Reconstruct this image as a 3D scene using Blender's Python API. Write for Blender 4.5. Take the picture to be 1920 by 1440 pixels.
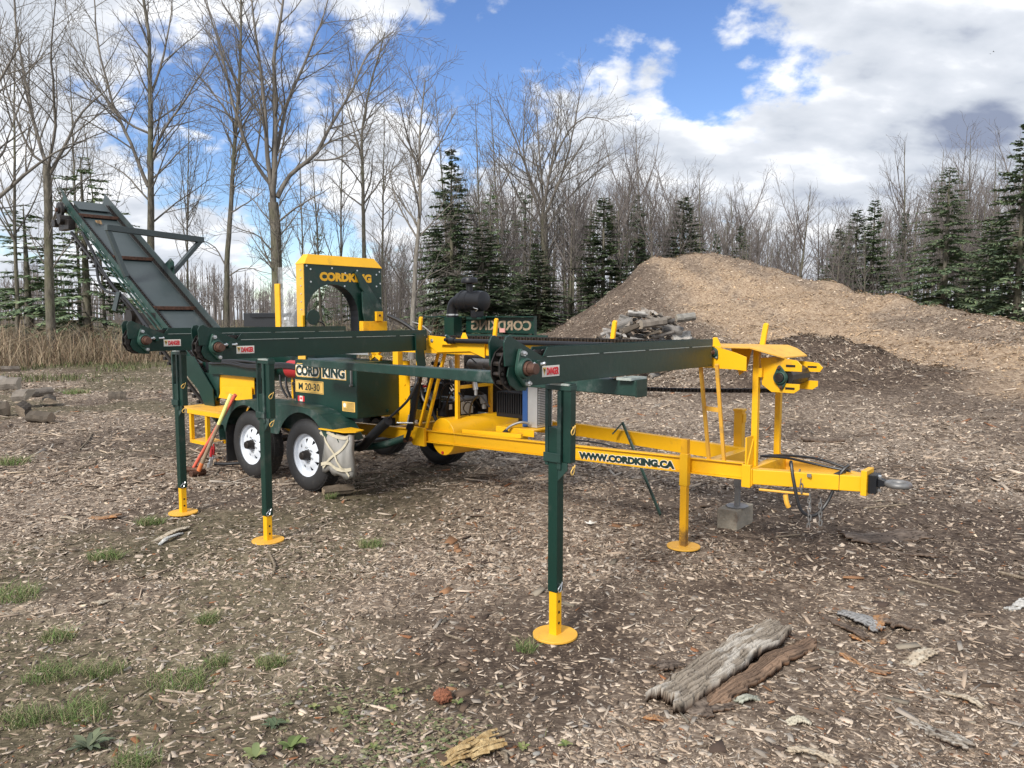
import bpy, bmesh, math, random
import numpy as np
from mathutils import Vector, Matrix

for _o in list(bpy.data.objects): bpy.data.objects.remove(_o)
S = bpy.context.scene
COL = S.collection
R = math.radians
rng = np.random.default_rng(7)
random.seed(7)

# ------------------------------------------------------------------ camera
F_PX, TILT, EYE = 1442.0, math.atan(125/1442), 1.6
cd = bpy.data.cameras.new('camera'); cam = bpy.data.objects.new('camera', cd); COL.objects.link(cam)
cam.location = (0, 0, EYE); cam.rotation_euler = (math.pi/2 - TILT, 0, 0)
cd.sensor_width = 36; cd.lens = 36*F_PX/1920; cd.clip_start = 0.05; cd.clip_end = 3000
S.camera = cam
S.render.resolution_x, S.render.resolution_y = 1024, 768
S.render.engine = 'CYCLES'
S.view_settings.view_transform = 'Standard'; S.view_settings.look = 'None'
S.view_settings.exposure = 0.72; S.view_settings.gamma = 1; S.view_settings.use_curve_mapping = False

def ray(px, py):
    x = (px-960)/F_PX; y = -(py-720)/F_PX
    return np.array([x, math.cos(TILT)+y*math.sin(TILT), -math.sin(TILT)+y*math.cos(TILT)])
def at(px, py, dist):                     # point seen at a pixel of the photo, at forward distance dist
    r = ray(px, py); return np.array([0, 0, EYE]) + r*(dist/r[1])
def on_ground(px, py, h=0.0):
    r = ray(px, py); return np.array([0, 0, EYE]) + r*((h-EYE)/r[2])

# ------------------------------------------------------------------ sky and sun
SUN_EL, SUN_AZ = R(36), R(-150)           # azimuth clockwise from +Y: the sun stands behind the camera, to the left
w = bpy.data.worlds.new('World'); S.world = w; w.use_nodes = True
nt = w.node_tree; nt.nodes.clear()
def N(tree, typ, **kw):
    n = tree.nodes.new(typ)
    for k, v in kw.items():
        if k.startswith('i_'):
            key = k[2:]; key = int(key) if key.isdigit() else key.replace('_', ' ')
            n.inputs[key].default_value = v
        else: setattr(n, k, v)
    return n
def mth(tree, op, a, b=None, c=None, clamp=False):
    n = tree.nodes.new('ShaderNodeMath'); n.operation = op; n.use_clamp = clamp
    for i, v in enumerate((a, b, c)):
        if v is None: continue
        if isinstance(v, (int, float)): n.inputs[i].default_value = v
        else: tree.links.new(v, n.inputs[i])
    return n.outputs[0]
def smooth(tree, val, lo, hi, tmin=0.0, tmax=1.0):
    n = tree.nodes.new('ShaderNodeMapRange'); n.interpolation_type = 'SMOOTHSTEP'
    tree.links.new(val, n.inputs['Value'])
    n.inputs['From Min'].default_value = lo; n.inputs['From Max'].default_value = hi
    n.inputs['To Min'].default_value = tmin; n.inputs['To Max'].default_value = tmax
    return n.outputs[0]
L = nt.links.new
sky = N(nt, 'ShaderNodeTexSky', sky_type='NISHITA', sun_disc=False, sun_elevation=SUN_EL, sun_rotation=SUN_AZ,
        altitude=200, air_density=1.0, dust_density=0.1, ozone_density=3.0)
bg = N(nt, 'ShaderNodeBackground'); bg.inputs['Strength'].default_value = 0.10
hs = N(nt, 'ShaderNodeHueSaturation', i_Saturation=1.14, i_Hue=0.512, i_Value=0.95); L(sky.outputs[0], hs.inputs['Color']); L(hs.outputs[0], bg.inputs['Color'])
tc = N(nt, 'ShaderNodeTexCoord')
sep = N(nt, 'ShaderNodeSeparateXYZ'); L(tc.outputs['Generated'], sep.inputs[0])
zz = mth(nt, 'ADD', mth(nt, 'MAXIMUM', sep.outputs[2], 0.0), 0.42)
cx = mth(nt, 'DIVIDE', sep.outputs[0], zz); cy = mth(nt, 'DIVIDE', sep.outputs[1], zz)
comb = N(nt, 'ShaderNodeCombineXYZ'); L(cx, comb.inputs[0]); L(cy, comb.inputs[1])
n1 = N(nt, 'ShaderNodeTexNoise', i_Scale=3.4, i_Detail=10.0, i_Roughness=0.56, i_Distortion=0.12); L(comb.outputs[0], n1.inputs['Vector'])
n2 = N(nt, 'ShaderNodeTexNoise', i_Scale=5.6, i_Detail=8.0, i_Roughness=0.50, i_Distortion=0.08); 
mp = N(nt, 'ShaderNodeMapping'); mp.inputs['Location'].default_value = (3.1, 1.7, 5); mp.inputs['Scale'].default_value = (1, 1.5, 1)
L(comb.outputs[0], mp.inputs[0]); L(mp.outputs[0], n2.inputs['Vector'])
n4 = N(nt, 'ShaderNodeTexNoise', i_Scale=13.0, i_Detail=8.0, i_Roughness=0.58, i_Distortion=0.1); L(comb.outputs[0], n4.inputs['Vector'])
dens = mth(nt, 'ADD', mth(nt, 'MULTIPLY_ADD', n4.outputs[0], 0.62, -0.31), mth(nt, 'ADD', n1.outputs[0], 0.135))
# clear windows in the cloud layer (direction, half-angle, depth)
for px, py, ang, dep in ((1150, 0, 9, .15), (1020, 100, 6, .10), (840, 150, 5, .08), (1370, 20, 5, .14), (700, 50, 5, .09), (1300, 60, 5, .06), (940, 200, 4, .07),
                         (300, 40, 6, .06), (420, 260, 7, .13), (370, 190, 5, .1), (570, 470, 3.5, .2), (1312, 160, 2.4, .16), (890, 210, 3, .12), (1590, 170, 3.6, .17), (1505, 110, 2.8, .18), (1655, 100, 2.0, .14), (1400, 210, 2.0, .12), (1245, 320, 2.0, .12), (230, 160, 4, .03)):
    g = Vector(ray(px, py)).normalized()
    dt = N(nt, 'ShaderNodeVectorMath', operation='DOT_PRODUCT'); L(tc.outputs['Generated'], dt.inputs[0]); dt.inputs[1].default_value = g
    dens = mth(nt, 'SUBTRACT', dens, smooth(nt, dt.outputs['Value'], math.cos(R(ang*1.5)), 1.0, 0.0, dep*1.15))
for px, py, ang, dep in ((1500, 260, 12, .14), (1700, 60, 9, .12), (1860, 250, 8, .2), (150, 300, 9, .06), (260, 110, 7, .07), (400, 60, 5, .06), (1130, 40, 1.3, .05), (920, 30, 2.5, .05), (640, 250, 6, .05), (1000, 260, 6, .09), (1150, 210, 5, .12), (1650, 40, 6, .05)):
    g = Vector(ray(px, py)).normalized()
    dt = N(nt, 'ShaderNodeVectorMath', operation='DOT_PRODUCT'); L(tc.outputs['Generated'], dt.inputs[0]); dt.inputs[1].default_value = g
    dens = mth(nt, 'ADD', dens, smooth(nt, dt.outputs['Value'], math.cos(R(ang*1.5)), 1.0, 0.0, dep))
cover = smooth(nt, dens, 0.44, 0.63)
shade = mth(nt, 'ADD', mth(nt, 'MULTIPLY_ADD', n2.outputs[0], 1.35, -0.31), mth(nt, 'MULTIPLY', dens, 0.25))
for px, py, ang, dep in ((1850, 250, 2.2, .22), (1780, 262, 1.5, .14), (1910, 240, 2.4, .16), (1400, 330, 6, .03), (1050, 290, 3, .03)):
    g = Vector(ray(px, py)).normalized()
    dt = N(nt, 'ShaderNodeVectorMath', operation='DOT_PRODUCT'); L(tc.outputs['Generated'], dt.inputs[0]); dt.inputs[1].default_value = g
    shade = mth(nt, 'ADD', shade, smooth(nt, dt.outputs['Value'], math.cos(R(ang*1.4)), math.cos(R(ang*.35)), 0.0, dep))
cr = N(nt, 'ShaderNodeValToRGB'); L(shade, cr.inputs[0])
cr.color_ramp.elements[0].position = 0.38; cr.color_ramp.elements[0].color = (0.70, 0.71, 0.73, 1)
cr.color_ramp.elements[1].position = 0.98; cr.color_ramp.elements[1].color = (0.19, 0.22, 0.30, 1)
e = cr.color_ramp.elements.new(0.56); e.color = (0.50, 0.525, 0.57, 1)
e = cr.color_ramp.elements.new(0.74); e.color = (0.42, 0.45, 0.50, 1)
cb = N(nt, 'ShaderNodeBackground'); cb.inputs['Strength'].default_value = 1.0; L(cr.outputs[0], cb.inputs['Color'])
mix = N(nt, 'ShaderNodeMixShader'); L(cover, mix.inputs[0]); L(bg.outputs[0], mix.inputs[1]); L(cb.outputs[0], mix.inputs[2])
out = N(nt, 'ShaderNodeOutputWorld'); L(mix.outputs[0], out.inputs['Surface'])

sd = bpy.data.lights.new('sun', 'SUN'); sd.energy = 2.7; sd.angle = R(14); sd.color = (1.0, 0.94, 0.85)
sun = bpy.data.objects.new('sun', sd); COL.objects.link(sun)
sdir = Vector((math.sin(SUN_AZ)*math.cos(SUN_EL), math.cos(SUN_AZ)*math.cos(SUN_EL), math.sin(SUN_EL)))
sun.rotation_euler = sdir.to_track_quat('Z', 'Y').to_euler(); sun.location = sdir*30

# ------------------------------------------------------------------ materials
MATS = {}
def mat(name, col, rough=.6, metal=0.0, var=0.0, scale=8.0, dirt=None, dirt_amt=0.0, bump=0.0, bump_scale=60.0, spec=0.5, coat=0.0):
    m = bpy.data.materials.new(name); m.use_nodes = True; t = m.node_tree
    b = t.nodes['Principled BSDF']
    b.inputs['Roughness'].default_value = rough; b.inputs['Metallic'].default_value = metal
    b.inputs['Specular IOR Level'].default_value = spec
    if coat: b.inputs['Coat Weight'].default_value = coat; b.inputs['Coat Roughness'].default_value = 0.15
    tcn = N(t, 'ShaderNodeTexCoord')
    n = N(t, 'ShaderNodeTexNoise', i_Scale=scale, i_Detail=6.0, i_Roughness=.6); t.links.new(tcn.outputs['Object'], n.inputs['Vector'])
    r = N(t, 'ShaderNodeValToRGB'); t.links.new(n.outputs[0], r.inputs[0])
    c = np.array(col)
    r.color_ramp.elements[0].position = .3; r.color_ramp.elements[0].color = (*(c*(1-var)), 1)
    r.color_ramp.elements[1].position = .7; r.color_ramp.elements[1].color = (*np.minimum(c*(1+var), 1), 1)
    col_out = r.outputs[0]
    if dirt is not None:
        d = N(t, 'ShaderNodeTexNoise', i_Scale=scale*.8, i_Detail=10.0, i_Roughness=.72); 
        mp2 = N(t, 'ShaderNodeMapping'); mp2.inputs['Location'].default_value = (9, 4, 2); t.links.new(tcn.outputs['Object'], mp2.inputs[0]); t.links.new(mp2.outputs[0], d.inputs['Vector'])
        f = smooth(t, d.outputs[0], .62-dirt_amt*.25, .80-dirt_amt*.25, 0, .85)
        mx = N(t, 'ShaderNodeMix', data_type='RGBA'); t.links.new(f, mx.inputs[0]); t.links.new(col_out, mx.inputs[6]); mx.inputs[7].default_value = (*dirt, 1)
        col_out = mx.outputs[2]
        rr = mth(t, 'MULTIPLY_ADD', f, .3, rough); t.links.new(rr, b.inputs['Roughness'])
    t.links.new(col_out, b.inputs['Base Color'])
    if bump:
        nb = N(t, 'ShaderNodeTexNoise', i_Scale=bump_scale, i_Detail=6.0); t.links.new(tcn.outputs['Object'], nb.inputs['Vector'])
        bn = N(t, 'ShaderNodeBump', i_Strength=bump, i_Distance=.02); t.links.new(nb.outputs[0], bn.inputs['Height']); t.links.new(bn.outputs[0], b.inputs['Normal'])
    MATS[name] = m; return m
yellow = mat('yellow_paint', (.80, .43, .008), .38, var=.07, scale=3, dirt=(.30, .15, .03), dirt_amt=.22, bump=.05, bump_scale=25)
yellow_dirty = mat('dusty_yellow_paint', (.74, .40, .05), .55, var=.10, scale=5, dirt=(.30, .19, .08), dirt_amt=.35)
green = mat('dark_green_paint', (.004, .029, .021), .36, var=.12, scale=4, dirt=(.045, .055, .045), dirt_amt=.30, bump=.05, bump_scale=30)
green_dull = mat('dull_green_paint', (.013, .042, .034), .45, var=.25, scale=7, dirt=(.10, .12, .115), dirt_amt=.45, bump=.05)
bearing_green = mat('cast_green_paint', (.022, .062, .048), .42, var=.15, scale=20)
belt_grey = mat('sky_greyed_conveyor_green', (.040, .055, .058), .42, var=.10, scale=3, dirt=(.075, .09, .09), dirt_amt=.35)  # dark green plate, its base colour greyed to carry the sky's reflection
edge_pale = mat('bare_weld_steel', (.42, .47, .45), .45, metal=.3, var=.2, scale=30)
steel = mat('bright_zinc', (.62, .64, .66), .3, metal=.85, var=.1, scale=40)
galv = mat('galvanised_steel', (.20, .20, .20), .5, metal=.4, var=.25, scale=12, dirt=(.25, .10, .05), dirt_amt=.25)
rust = mat('rusty_steel', (.095, .045, .028), .6, metal=.35, var=.5, scale=30, bump=.2)
rust_shaft = mat('rusted_shaft', (.11, .058, .042), .55, metal=.4, var=.35, scale=40)
oily = mat('oily_black_steel', (.028, .024, .022), .42, metal=.4, var=.4, scale=30, dirt=(.07, .04, .025), dirt_amt=.3)
black = mat('black_plastic', (.010, .011, .014), .42, var=.2, scale=10, dirt=(.04, .04, .04), dirt_amt=.05, spec=.35)
rubber = mat('black_rubber', (.021, .021, .022), .65, var=.2, scale=15, dirt=(.09, .08, .065), dirt_amt=.32, bump=.15, bump_scale=80)
hose_m = mat('hose_rubber', (.014, .015, .018), .42, var=.1, scale=20)
white = mat('white_rim_paint', (.66, .70, .76), .35, var=.04, scale=10, dirt=(.35, .33, .3), dirt_amt=.1)
paper = mat('decal_white', (.74, .72, .66), .5, var=.04)
red_ink = mat('decal_red', (.62, .03, .04), .5)
dark_ink = mat('decal_dark_green', (.006, .025, .022), .5)
gold = mat('decal_gold', (.72, .46, .12), .5, var=.05)
red_p = mat('red_plastic', (.42, .025, .03), .4, var=.1)
red_wood = mat('red_tool_handle', (.66, .13, .08), .5, var=.15, scale=12)
lime = mat('pale_yellow_handle', (.72, .72, .24), .5, var=.08, scale=12)
handle_wood = mat('worn_wood_handle', (.28, .20, .13), .7, var=.3, scale=25)
orange = mat('orange_handle_wrap', (.62, .17, .05), .6, var=.25, scale=20)
blue = mat('blue_paint', (.02, .07, .22), .4, var=.1)
alu = mat('aluminium', (.50, .51, .52), .38, metal=.6, var=.08)
tape = mat('masking_tape', (.55, .50, .38), .6, var=.12, scale=15)
concrete = mat('concrete', (.29, .26, .21), .9, var=.2, scale=9, dirt=(.16, .12, .09), dirt_amt=.3, bump=.5, bump_scale=50)
cutlet = mat('cut_letter_rust', (.26, .20, .14), .7, var=.4, scale=30)
plexi = bpy.data.materials.new('scratched_plexiglass'); plexi.use_nodes = True
_t = plexi.node_tree; _b = _t.nodes['Principled BSDF']; _b.inputs['Base Color'].default_value = (.72, .76, .80, 1); _b.inputs['Roughness'].default_value = .25
_n = N(_t, 'ShaderNodeTexNoise', i_Scale=6.0, i_Detail=5.0, i_Distortion=2.5); _tc = N(_t, 'ShaderNodeTexCoord'); _t.links.new(_tc.outputs['Object'], _n.inputs['Vector'])
_t.links.new(smooth(_t, _n.outputs[0], .40, .75, .10, .34), _b.inputs['Alpha'])
film = bpy.data.materials.new('clear_stretch_film'); film.use_nodes = True
_t = film.node_tree; _b = _t.nodes['Principled BSDF']; _b.inputs['Roughness'].default_value = .3
_tc = N(_t, 'ShaderNodeTexCoord'); _n = N(_t, 'ShaderNodeTexNoise', i_Scale=7.0, i_Detail=7.0, i_Distortion=.5); _mp = N(_t, 'ShaderNodeMapping'); _mp.inputs['Scale'].default_value = (1, 1, .35); _t.links.new(_tc.outputs['Object'], _mp.inputs[0]); _t.links.new(_mp.outputs[0], _n.inputs['Vector'])
_r = N(_t, 'ShaderNodeValToRGB'); _t.links.new(_n.outputs[0], _r.inputs[0]); _r.color_ramp.elements[0].position = .35; _r.color_ramp.elements[0].color = (.15, .15, .14, 1)
_r.color_ramp.elements[1].position = .7; _r.color_ramp.elements[1].color = (.36, .35, .33, 1); _t.links.new(_r.outputs[0], _b.inputs['Base Color'])
_bn = N(_t, 'ShaderNodeBump', i_Strength=.45, i_Distance=.01); _t.links.new(_n.outputs[0], _bn.inputs['Height']); _t.links.new(_bn.outputs[0], _b.inputs['Normal'])

def attr_mat(name, rough=.85, bump=0.0, bscale=80, transl=0.0):
    m = bpy.data.materials.new(name); m.use_nodes = True; t = m.node_tree; b = t.nodes['Principled BSDF']
    a = N(t, 'ShaderNodeAttribute', attribute_name='col'); t.links.new(a.outputs['Color'], b.inputs['Base Color'])
    b.inputs['Roughness'].default_value = rough; b.inputs['Specular IOR Level'].default_value = .25
    if bump:
        tcn = N(t, 'ShaderNodeTexCoord'); nb = N(t, 'ShaderNodeTexNoise', i_Scale=float(bscale), i_Detail=5.0); t.links.new(tcn.outputs['Object'], nb.inputs['Vector'])
        bn = N(t, 'ShaderNodeBump', i_Strength=bump, i_Distance=.02); t.links.new(nb.outputs[0], bn.inputs['Height']); t.links.new(bn.outputs[0], b.inputs['Normal'])
    return m
chip_m = attr_mat('wood_chip', .9)
leaf_m = attr_mat('blade_green', .7)
needle_m = attr_mat('spruce_needles', .75)
wood_m = attr_mat('weathered_wood', .9, .5, 40)

def bark_mat(name, c0, c1, sc=12, moss=None):
    m = bpy.data.materials.new(name); m.use_nodes = True; t = m.node_tree; b = t.nodes['Principled BSDF']; b.inputs['Roughness'].default_value = .95
    b.inputs['Specular IOR Level'].default_value = .15
    tcn = N(t, 'ShaderNodeTexCoord'); mpn = N(t, 'ShaderNodeMapping'); mpn.inputs['Scale'].default_value = (1, 1, .22); t.links.new(tcn.outputs['Object'], mpn.inputs[0])
    n = N(t, 'ShaderNodeTexNoise', i_Scale=float(sc), i_Detail=8.0, i_Roughness=.65); t.links.new(mpn.outputs[0], n.inputs['Vector'])
    r = N(t, 'ShaderNodeValToRGB'); t.links.new(n.outputs[0], r.inputs[0]); r.color_ramp.elements[0].position = .35; r.color_ramp.elements[1].position = .65
    r.color_ramp.elements[0].color = (*c0, 1); r.color_ramp.elements[1].color = (*c1, 1)
    co = r.outputs[0]
    if moss:
        n3 = N(t, 'ShaderNodeTexNoise', i_Scale=1.1, i_Detail=5.0); t.links.new(tcn.outputs['Object'], n3.inputs['Vector'])
        mx = N(t, 'ShaderNodeMix', data_type='RGBA'); t.links.new(smooth(t, n3.outputs[0], .45, .65, 0, .6), mx.inputs[0]); t.links.new(co, mx.inputs[6]); mx.inputs[7].default_value = (*moss, 1); co = mx.outputs[2]
    t.links.new(co, b.inputs['Base Color'])
    bn = N(t, 'ShaderNodeBump', i_Strength=.8, i_Distance=.03); t.links.new(n.outputs[0], bn.inputs['Height']); t.links.new(bn.outputs[0], b.inputs['Normal'])
    return m
bark = bark_mat('tree_bark', (.070, .064, .052), (.200, .182, .150), 14, moss=(.12, .125, .07))
bark_pale = bark_mat('pale_tree_bark', (.13, .12, .105), (.27, .25, .22), 14)
twig_m = bark_mat('twig_bark', (.12, .108, .095), (.22, .20, .175), 3)
twig_far = bark_mat('hazed_twig_bark', (.125, .11, .105), (.20, .18, .17), 3)  # twig colour greyed and evened out to stand in for distance haze

# ------------------------------------------------------------------ mesh helpers
def tag(o, label=None, cat=None, group=None, kind=None):
    if label: o['label'] = label
    if cat: o['category'] = cat
    if group: o['group'] = group
    if kind: o['kind'] = kind
    return o
def link(name, data, parent=None):
    o = bpy.data.objects.new(name, data); COL.objects.link(o)
    if parent is not None: o.parent = parent
    return o
def empty(name, loc, rz=0):
    o = link(name, None); o.location = loc; o.rotation_euler = (0, 0, rz); o.empty_display_size = .2; return o
def np_mesh(name, V, Fa, col=None, smooth_=False):
    V = np.asarray(V, dtype=np.float32); Fa = np.asarray(Fa, dtype=np.int32)
    me = bpy.data.meshes.new(name); k = Fa.shape[1]
    me.vertices.add(len(V)); me.vertices.foreach_set('co', V.ravel())
    me.loops.add(Fa.size); me.loops.foreach_set('vertex_index', Fa.ravel())
    me.polygons.add(len(Fa)); me.polygons.foreach_set('loop_start', np.arange(0, Fa.size, k, dtype=np.int32))
    me.polygons.foreach_set('loop_total', np.full(len(Fa), k, dtype=np.int32))
    if smooth_: me.polygons.foreach_set('use_smooth', np.ones(len(Fa), dtype=bool))
    if col is not None:
        a = me.color_attributes.new('col', 'FLOAT_COLOR', 'POINT')
        c = np.ones((len(V), 4), dtype=np.float32); c[:, :3] = col; a.data.foreach_set('color', c.ravel())
    me.update(); me.validate(); return me

# smooth value noise in numpy
def _hash(ix, iy, seed):
    h = (ix.astype(np.int64)*374761393 + iy.astype(np.int64)*668265263 + seed*1442695) & 0xffffffff
    h = ((h ^ (h >> 13))*1274126177) & 0xffffffff
    return ((h ^ (h >> 16)) & 0xffff)/65535.0
def vnoise(x, y, seed=0):
    x = np.asarray(x, float); y = np.asarray(y, float)
    ix = np.floor(x); iy = np.floor(y); fx = x-ix; fy = y-iy; fx = fx*fx*(3-2*fx); fy = fy*fy*(3-2*fy)
    a = _hash(ix, iy, seed); b = _hash(ix+1, iy, seed); c = _hash(ix, iy+1, seed); d = _hash(ix+1, iy+1, seed)
    return (a*(1-fx)+b*fx)*(1-fy)+(c*(1-fx)+d*fx)*fy
def fbm(x, y, seed=0, oc=4, gain=.5):
    s = 0; a = 1; t = 0
    for i in range(oc):
        s = s + a*vnoise(x*2**i, y*2**i, seed+i*17); t += a; a *= gain
    return s/t
def sstep(v, lo, hi):
    t = np.clip((v-lo)/(hi-lo), 0, 1); return t*t*(3-2*t)

# ------------------------------------------------------------------ terrain
_cp = []
for px, py, d in ((1290,482,26),(1215,492,25.5),(1385,487,26.5),(1450,507,26),(1530,536,24),(1600,555,22.5),(1700,572,20),(1800,598,17.5),(1920,627,15.2),
                  (1290,560,22.5),(1200,560,22.5),(1450,590,20.5),(1600,630,18),(1750,680,15),(1900,720,12.5),(1300,630,19),(1850,800,10),(1700,740,12.6),
                  (1160,535,25.5),(1110,575,26),(1060,612,26.5),(1560,664,15.2),(1480,662,14.6),(1400,690,14.4),(1640,705,14),(1500,780,11.6),(1400,790,11.4),(1650,765,12),(1180,600,22)):
    _cp.append(at(px, py, d))
for X, Y, Z in ((8,33,.9),(4,34,.6),(0,32,.5),(14,29,.6),(17,23,.5),(19,17,.4),(-1.5,26,.3),(0,24,.45),(2.2,18.5,0.25),(3.4,17.6,.25),(1,20,.05),(-4,24,.05),(-4,18,0),(-4,34,.2),(-12,34,.2),(-22,34,.2),(-12,24,0),(-22,24,0),
                (-12,14,0),(-22,10,0),(-6,8,0),(0,8,0),(-3,3,0),(2,3,0),(5,3,0),(3,8,0),(2.5,11,0),(5,9,0),(0,14,0),(-4,13,0),(9,3,.05),(14,6,.2),(16,10,.4),(5.3,6,0),(7.2,8,.05),(0,-2,0),(10,-2,0),(-10,-2,0),(-10,4,0),(25,10,.3),(26,25,.3),(20,0,.1),(3,38,.3),(14,38,.3),(24,36,.3),(12,20.5,.95),(15,15.5,.9)):
    _cp.append(np.array([X, Y, Z], float))
_cp = np.array(_cp)
def _tps(r2): return np.where(r2 > 1e-9, .5*r2*np.log(np.maximum(r2, 1e-9)), 0)
_n = len(_cp); _d2 = ((_cp[:, None, :2]-_cp[None, :, :2])**2).sum(-1)
_A = np.zeros((_n+3, _n+3)); _A[:_n, :_n] = _tps(_d2)+np.eye(_n)*1.0
_A[:_n, _n] = 1; _A[:_n, _n+1:] = _cp[:, :2]; _A[_n, :_n] = 1; _A[_n+1:, :_n] = _cp[:, :2].T
_w = np.linalg.solve(_A, np.concatenate([_cp[:, 2], np.zeros(3)]))
def mound_mask(x, y):
    return sstep(base_h(x, y), .16, .55)
def base_h(x, y):
    x = np.asarray(x, float); y = np.asarray(y, float); sh = x.shape; x = x.ravel(); y = y.ravel(); o = np.zeros(len(x))
    for s in range(0, len(x), 40000):
        xs, ys = x[s:s+40000], y[s:s+40000]
        d2 = (xs[:, None]-_cp[None, :, 0])**2+(ys[:, None]-_cp[None, :, 1])**2
        o[s:s+40000] = _tps(d2)@_w[:_n]+_w[_n]+_w[_n+1]*xs+_w[_n+2]*ys
    inside = (1-sstep(np.hypot(x-2, y-14), 24, 34))
    lump = .42*np.exp(-(((x-6.0)/1.15)**2+((y-14.7)/.75)**2))+.20*np.exp(-(((x-4.9)/.8)**2+((y-14.3)/.7)**2))+.16*np.exp(-(((x-7.3)/.9)**2+((y-13.8)/.7)**2))+.10*np.exp(-(((x-4.35)/.5)**2+((y-25.3)/1.2)**2))-.07*np.exp(-(((x-5.1)/.3)**2+((y-25.6)/1.2)**2))
    for (xa, ya), (xb, yb), am in (((6.3,25.6),(9.6,23.3),.16),((9.6,23.3),(10.2,18.6),.26),((10.2,18.6),(10.3,14.6),.26)):
        tt = np.clip(((x-xa)*(xb-xa)+(y-ya)*(yb-ya))/((xb-xa)**2+(yb-ya)**2), 0, 1); dd = np.hypot(x-xa-tt*(xb-xa), y-ya-tt*(yb-ya)); lump = lump+am*.5*np.exp(-(dd/.55)**2)*(.6+.8*vnoise(x*1.3, y*1.3, 77))
    o = o*inside + lump + .2*(1-inside)*(1-sstep(y, 60, 90)*.2)
    return np.maximum(o, -.04).reshape(sh)
def height(x, y):
    b = base_h(x, y); m = sstep(b, .16, .55)
    near = 1-sstep(np.hypot(x, y), 12, 20)
    rut = (fbm(x*.55+3, y*.55, 3, 3)-.5)*.05
    fine = (fbm(x*5, y*5, 11, 3)-.5)*.028*near
    big = (fbm(x*.9, y*.9, 21, 4)-.5)*.55*m + (fbm(x*3.2, y*3.2, 31, 3)-.5)*.22*m
    return b*1.0+rut*(1-m)+fine+big*.8
# ------------------------------------------------------------------ ground zones (what the ground is made of at each place)
def zones(x, y):
    b = base_h(x, y)
    xb = 4.35+(25.5-y)*.147
    s_ = (x-5.5)*.949+(y-25)*.316; t_ = (x-5.5)*.316-(y-25)*.949
    fresh = sstep(x-xb, -.45, .45)*sstep(y, np.maximum(15.0-np.clip(x-6.0, 0, 9)*2.8, 6.5), np.maximum(17.2-np.clip(x-6.0, 0, 9)*2.3, 10.5))*sstep(b, -.02, .22)
    pile = np.exp(-(((x-6.2)/1.5)**2+((y-14.0)/1.6)**2)) + .45*np.exp(-(((x-7.6)/1.2)**2+((y-13.2)/1.0)**2)) + .7*np.exp(-(((x-4.6)/1.2)**2+((y-13.6)/1.3)**2))
    fresh = fresh*(1-np.clip(pile*1.3, 0, 1))
    lane = 1-.75*sstep(fbm(s_*1.25+3, t_*.22, 41, 4), .50, .63)
    for (xa, ya), (xb2, yb2) in (((6.3,25.6),(9.6,23.3)),((9.6,23.3),(10.2,18.6)),((10.2,18.6),(10.3,14.6)),((10.3,14.6),(12.0,10.5))):
        tt = np.clip(((x-xa)*(xb2-xa)+(y-ya)*(yb2-ya))/((xb2-xa)**2+(yb2-ya)**2), 0, 1); dd = np.hypot(x-xa-tt*(xb2-xa), y-ya-tt*(yb2-ya)); lane = lane*(1-.55*np.exp(-((dd-.75)/.35)**2)*sstep(fbm(x*1.5, y*1.5, 43, 3), .35, .55))
    fresh = np.clip(fresh*1.05*lane, 0, 1)
    flank = sstep(b, .4, .9)*(1-fresh)
    soil = sstep(fbm(x*.75+1, y*.75, 51, 4), .50, .64)*.7
    soil = soil + .8*np.exp(-(((x-1.9)/1.2)**2+((y-4.4)/1.0)**2))*sstep(fbm(x*1.4, y*1.4, 55, 3), .30, .6)
    soil = soil + .6*np.exp(-(((x-.35)/.8)**2+((y-3.4)/.45)**2)) + .5*np.exp(-(((x-2.6)/1.6)**2+((y-5.6)/.8)**2))
    soil = soil + .55*sstep(x, .2, 1.4)*(1-sstep(y, 5.5, 7.5))*sstep(fbm(x*1.1+4, y*1.1, 57, 4), .36, .56)
    soil = np.clip(soil, 0, 1)*(1-fresh)
    dark = np.clip(np.clip(pile, 0, 1)*1.0 + flank*.6 + .35*soil + .40*sstep(x, .3, 1.6)*(1-sstep(y, 5.5, 7.5)), 0, 1)*(1-fresh)
    grass = sstep(fbm(x*.45+8, y*.45, 61, 4), .47, .58)*(1-sstep(x, -1.6, .4))*(1-sstep(b, .1, .3))
    grass = np.clip(grass*(.5*sstep(y, 2, 3)+.2) + sstep(y, 22.0, 26)*(1-sstep(x, -4, 0)), 0, 1)
    grass = np.clip(grass + sstep(np.hypot(x-4, y-14), 20, 26), 0, 1)*(1-fresh)
    return fresh, dark, soil, grass

ny0, ny1, nx = 20, 280, 360
ys = np.concatenate([np.linspace(-8, 2.0, ny0, endpoint=False), 2.0*(450/2.0)**np.linspace(0, 1, ny1)])
ts = np.linspace(-1, 1, nx); ts = np.sign(ts)*np.abs(ts)**1.25*1.75
Yg, Tg = np.meshgrid(ys, ts, indexing='ij'); Xg = Tg*(np.abs(Yg)+6.5)
Zg = height(Xg, Yg)
Vg = np.stack([Xg, Yg, Zg], -1).reshape(-1, 3)
ii = (np.arange(len(ys)-1)[:, None]*nx+np.arange(nx-1)[None, :]).ravel()
Fg = np.stack([ii, ii+1, ii+nx+1, ii+nx], -1)
fr, dk, so, gr = zones(Xg.ravel(), Yg.ravel())
gme = np_mesh('ground', Vg, Fg, np.stack([fr, np.maximum(dk, so), gr], -1), True)
ground = tag(link('ground', gme), kind='structure')
gm = bpy.data.materials.new('chip_strewn_soil'); gm.use_nodes = True; t = gm.node_tree; b = t.nodes['Principled BSDF']
b.inputs['Roughness'].default_value = .95; b.inputs['Specular IOR Level'].default_value = .2
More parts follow.
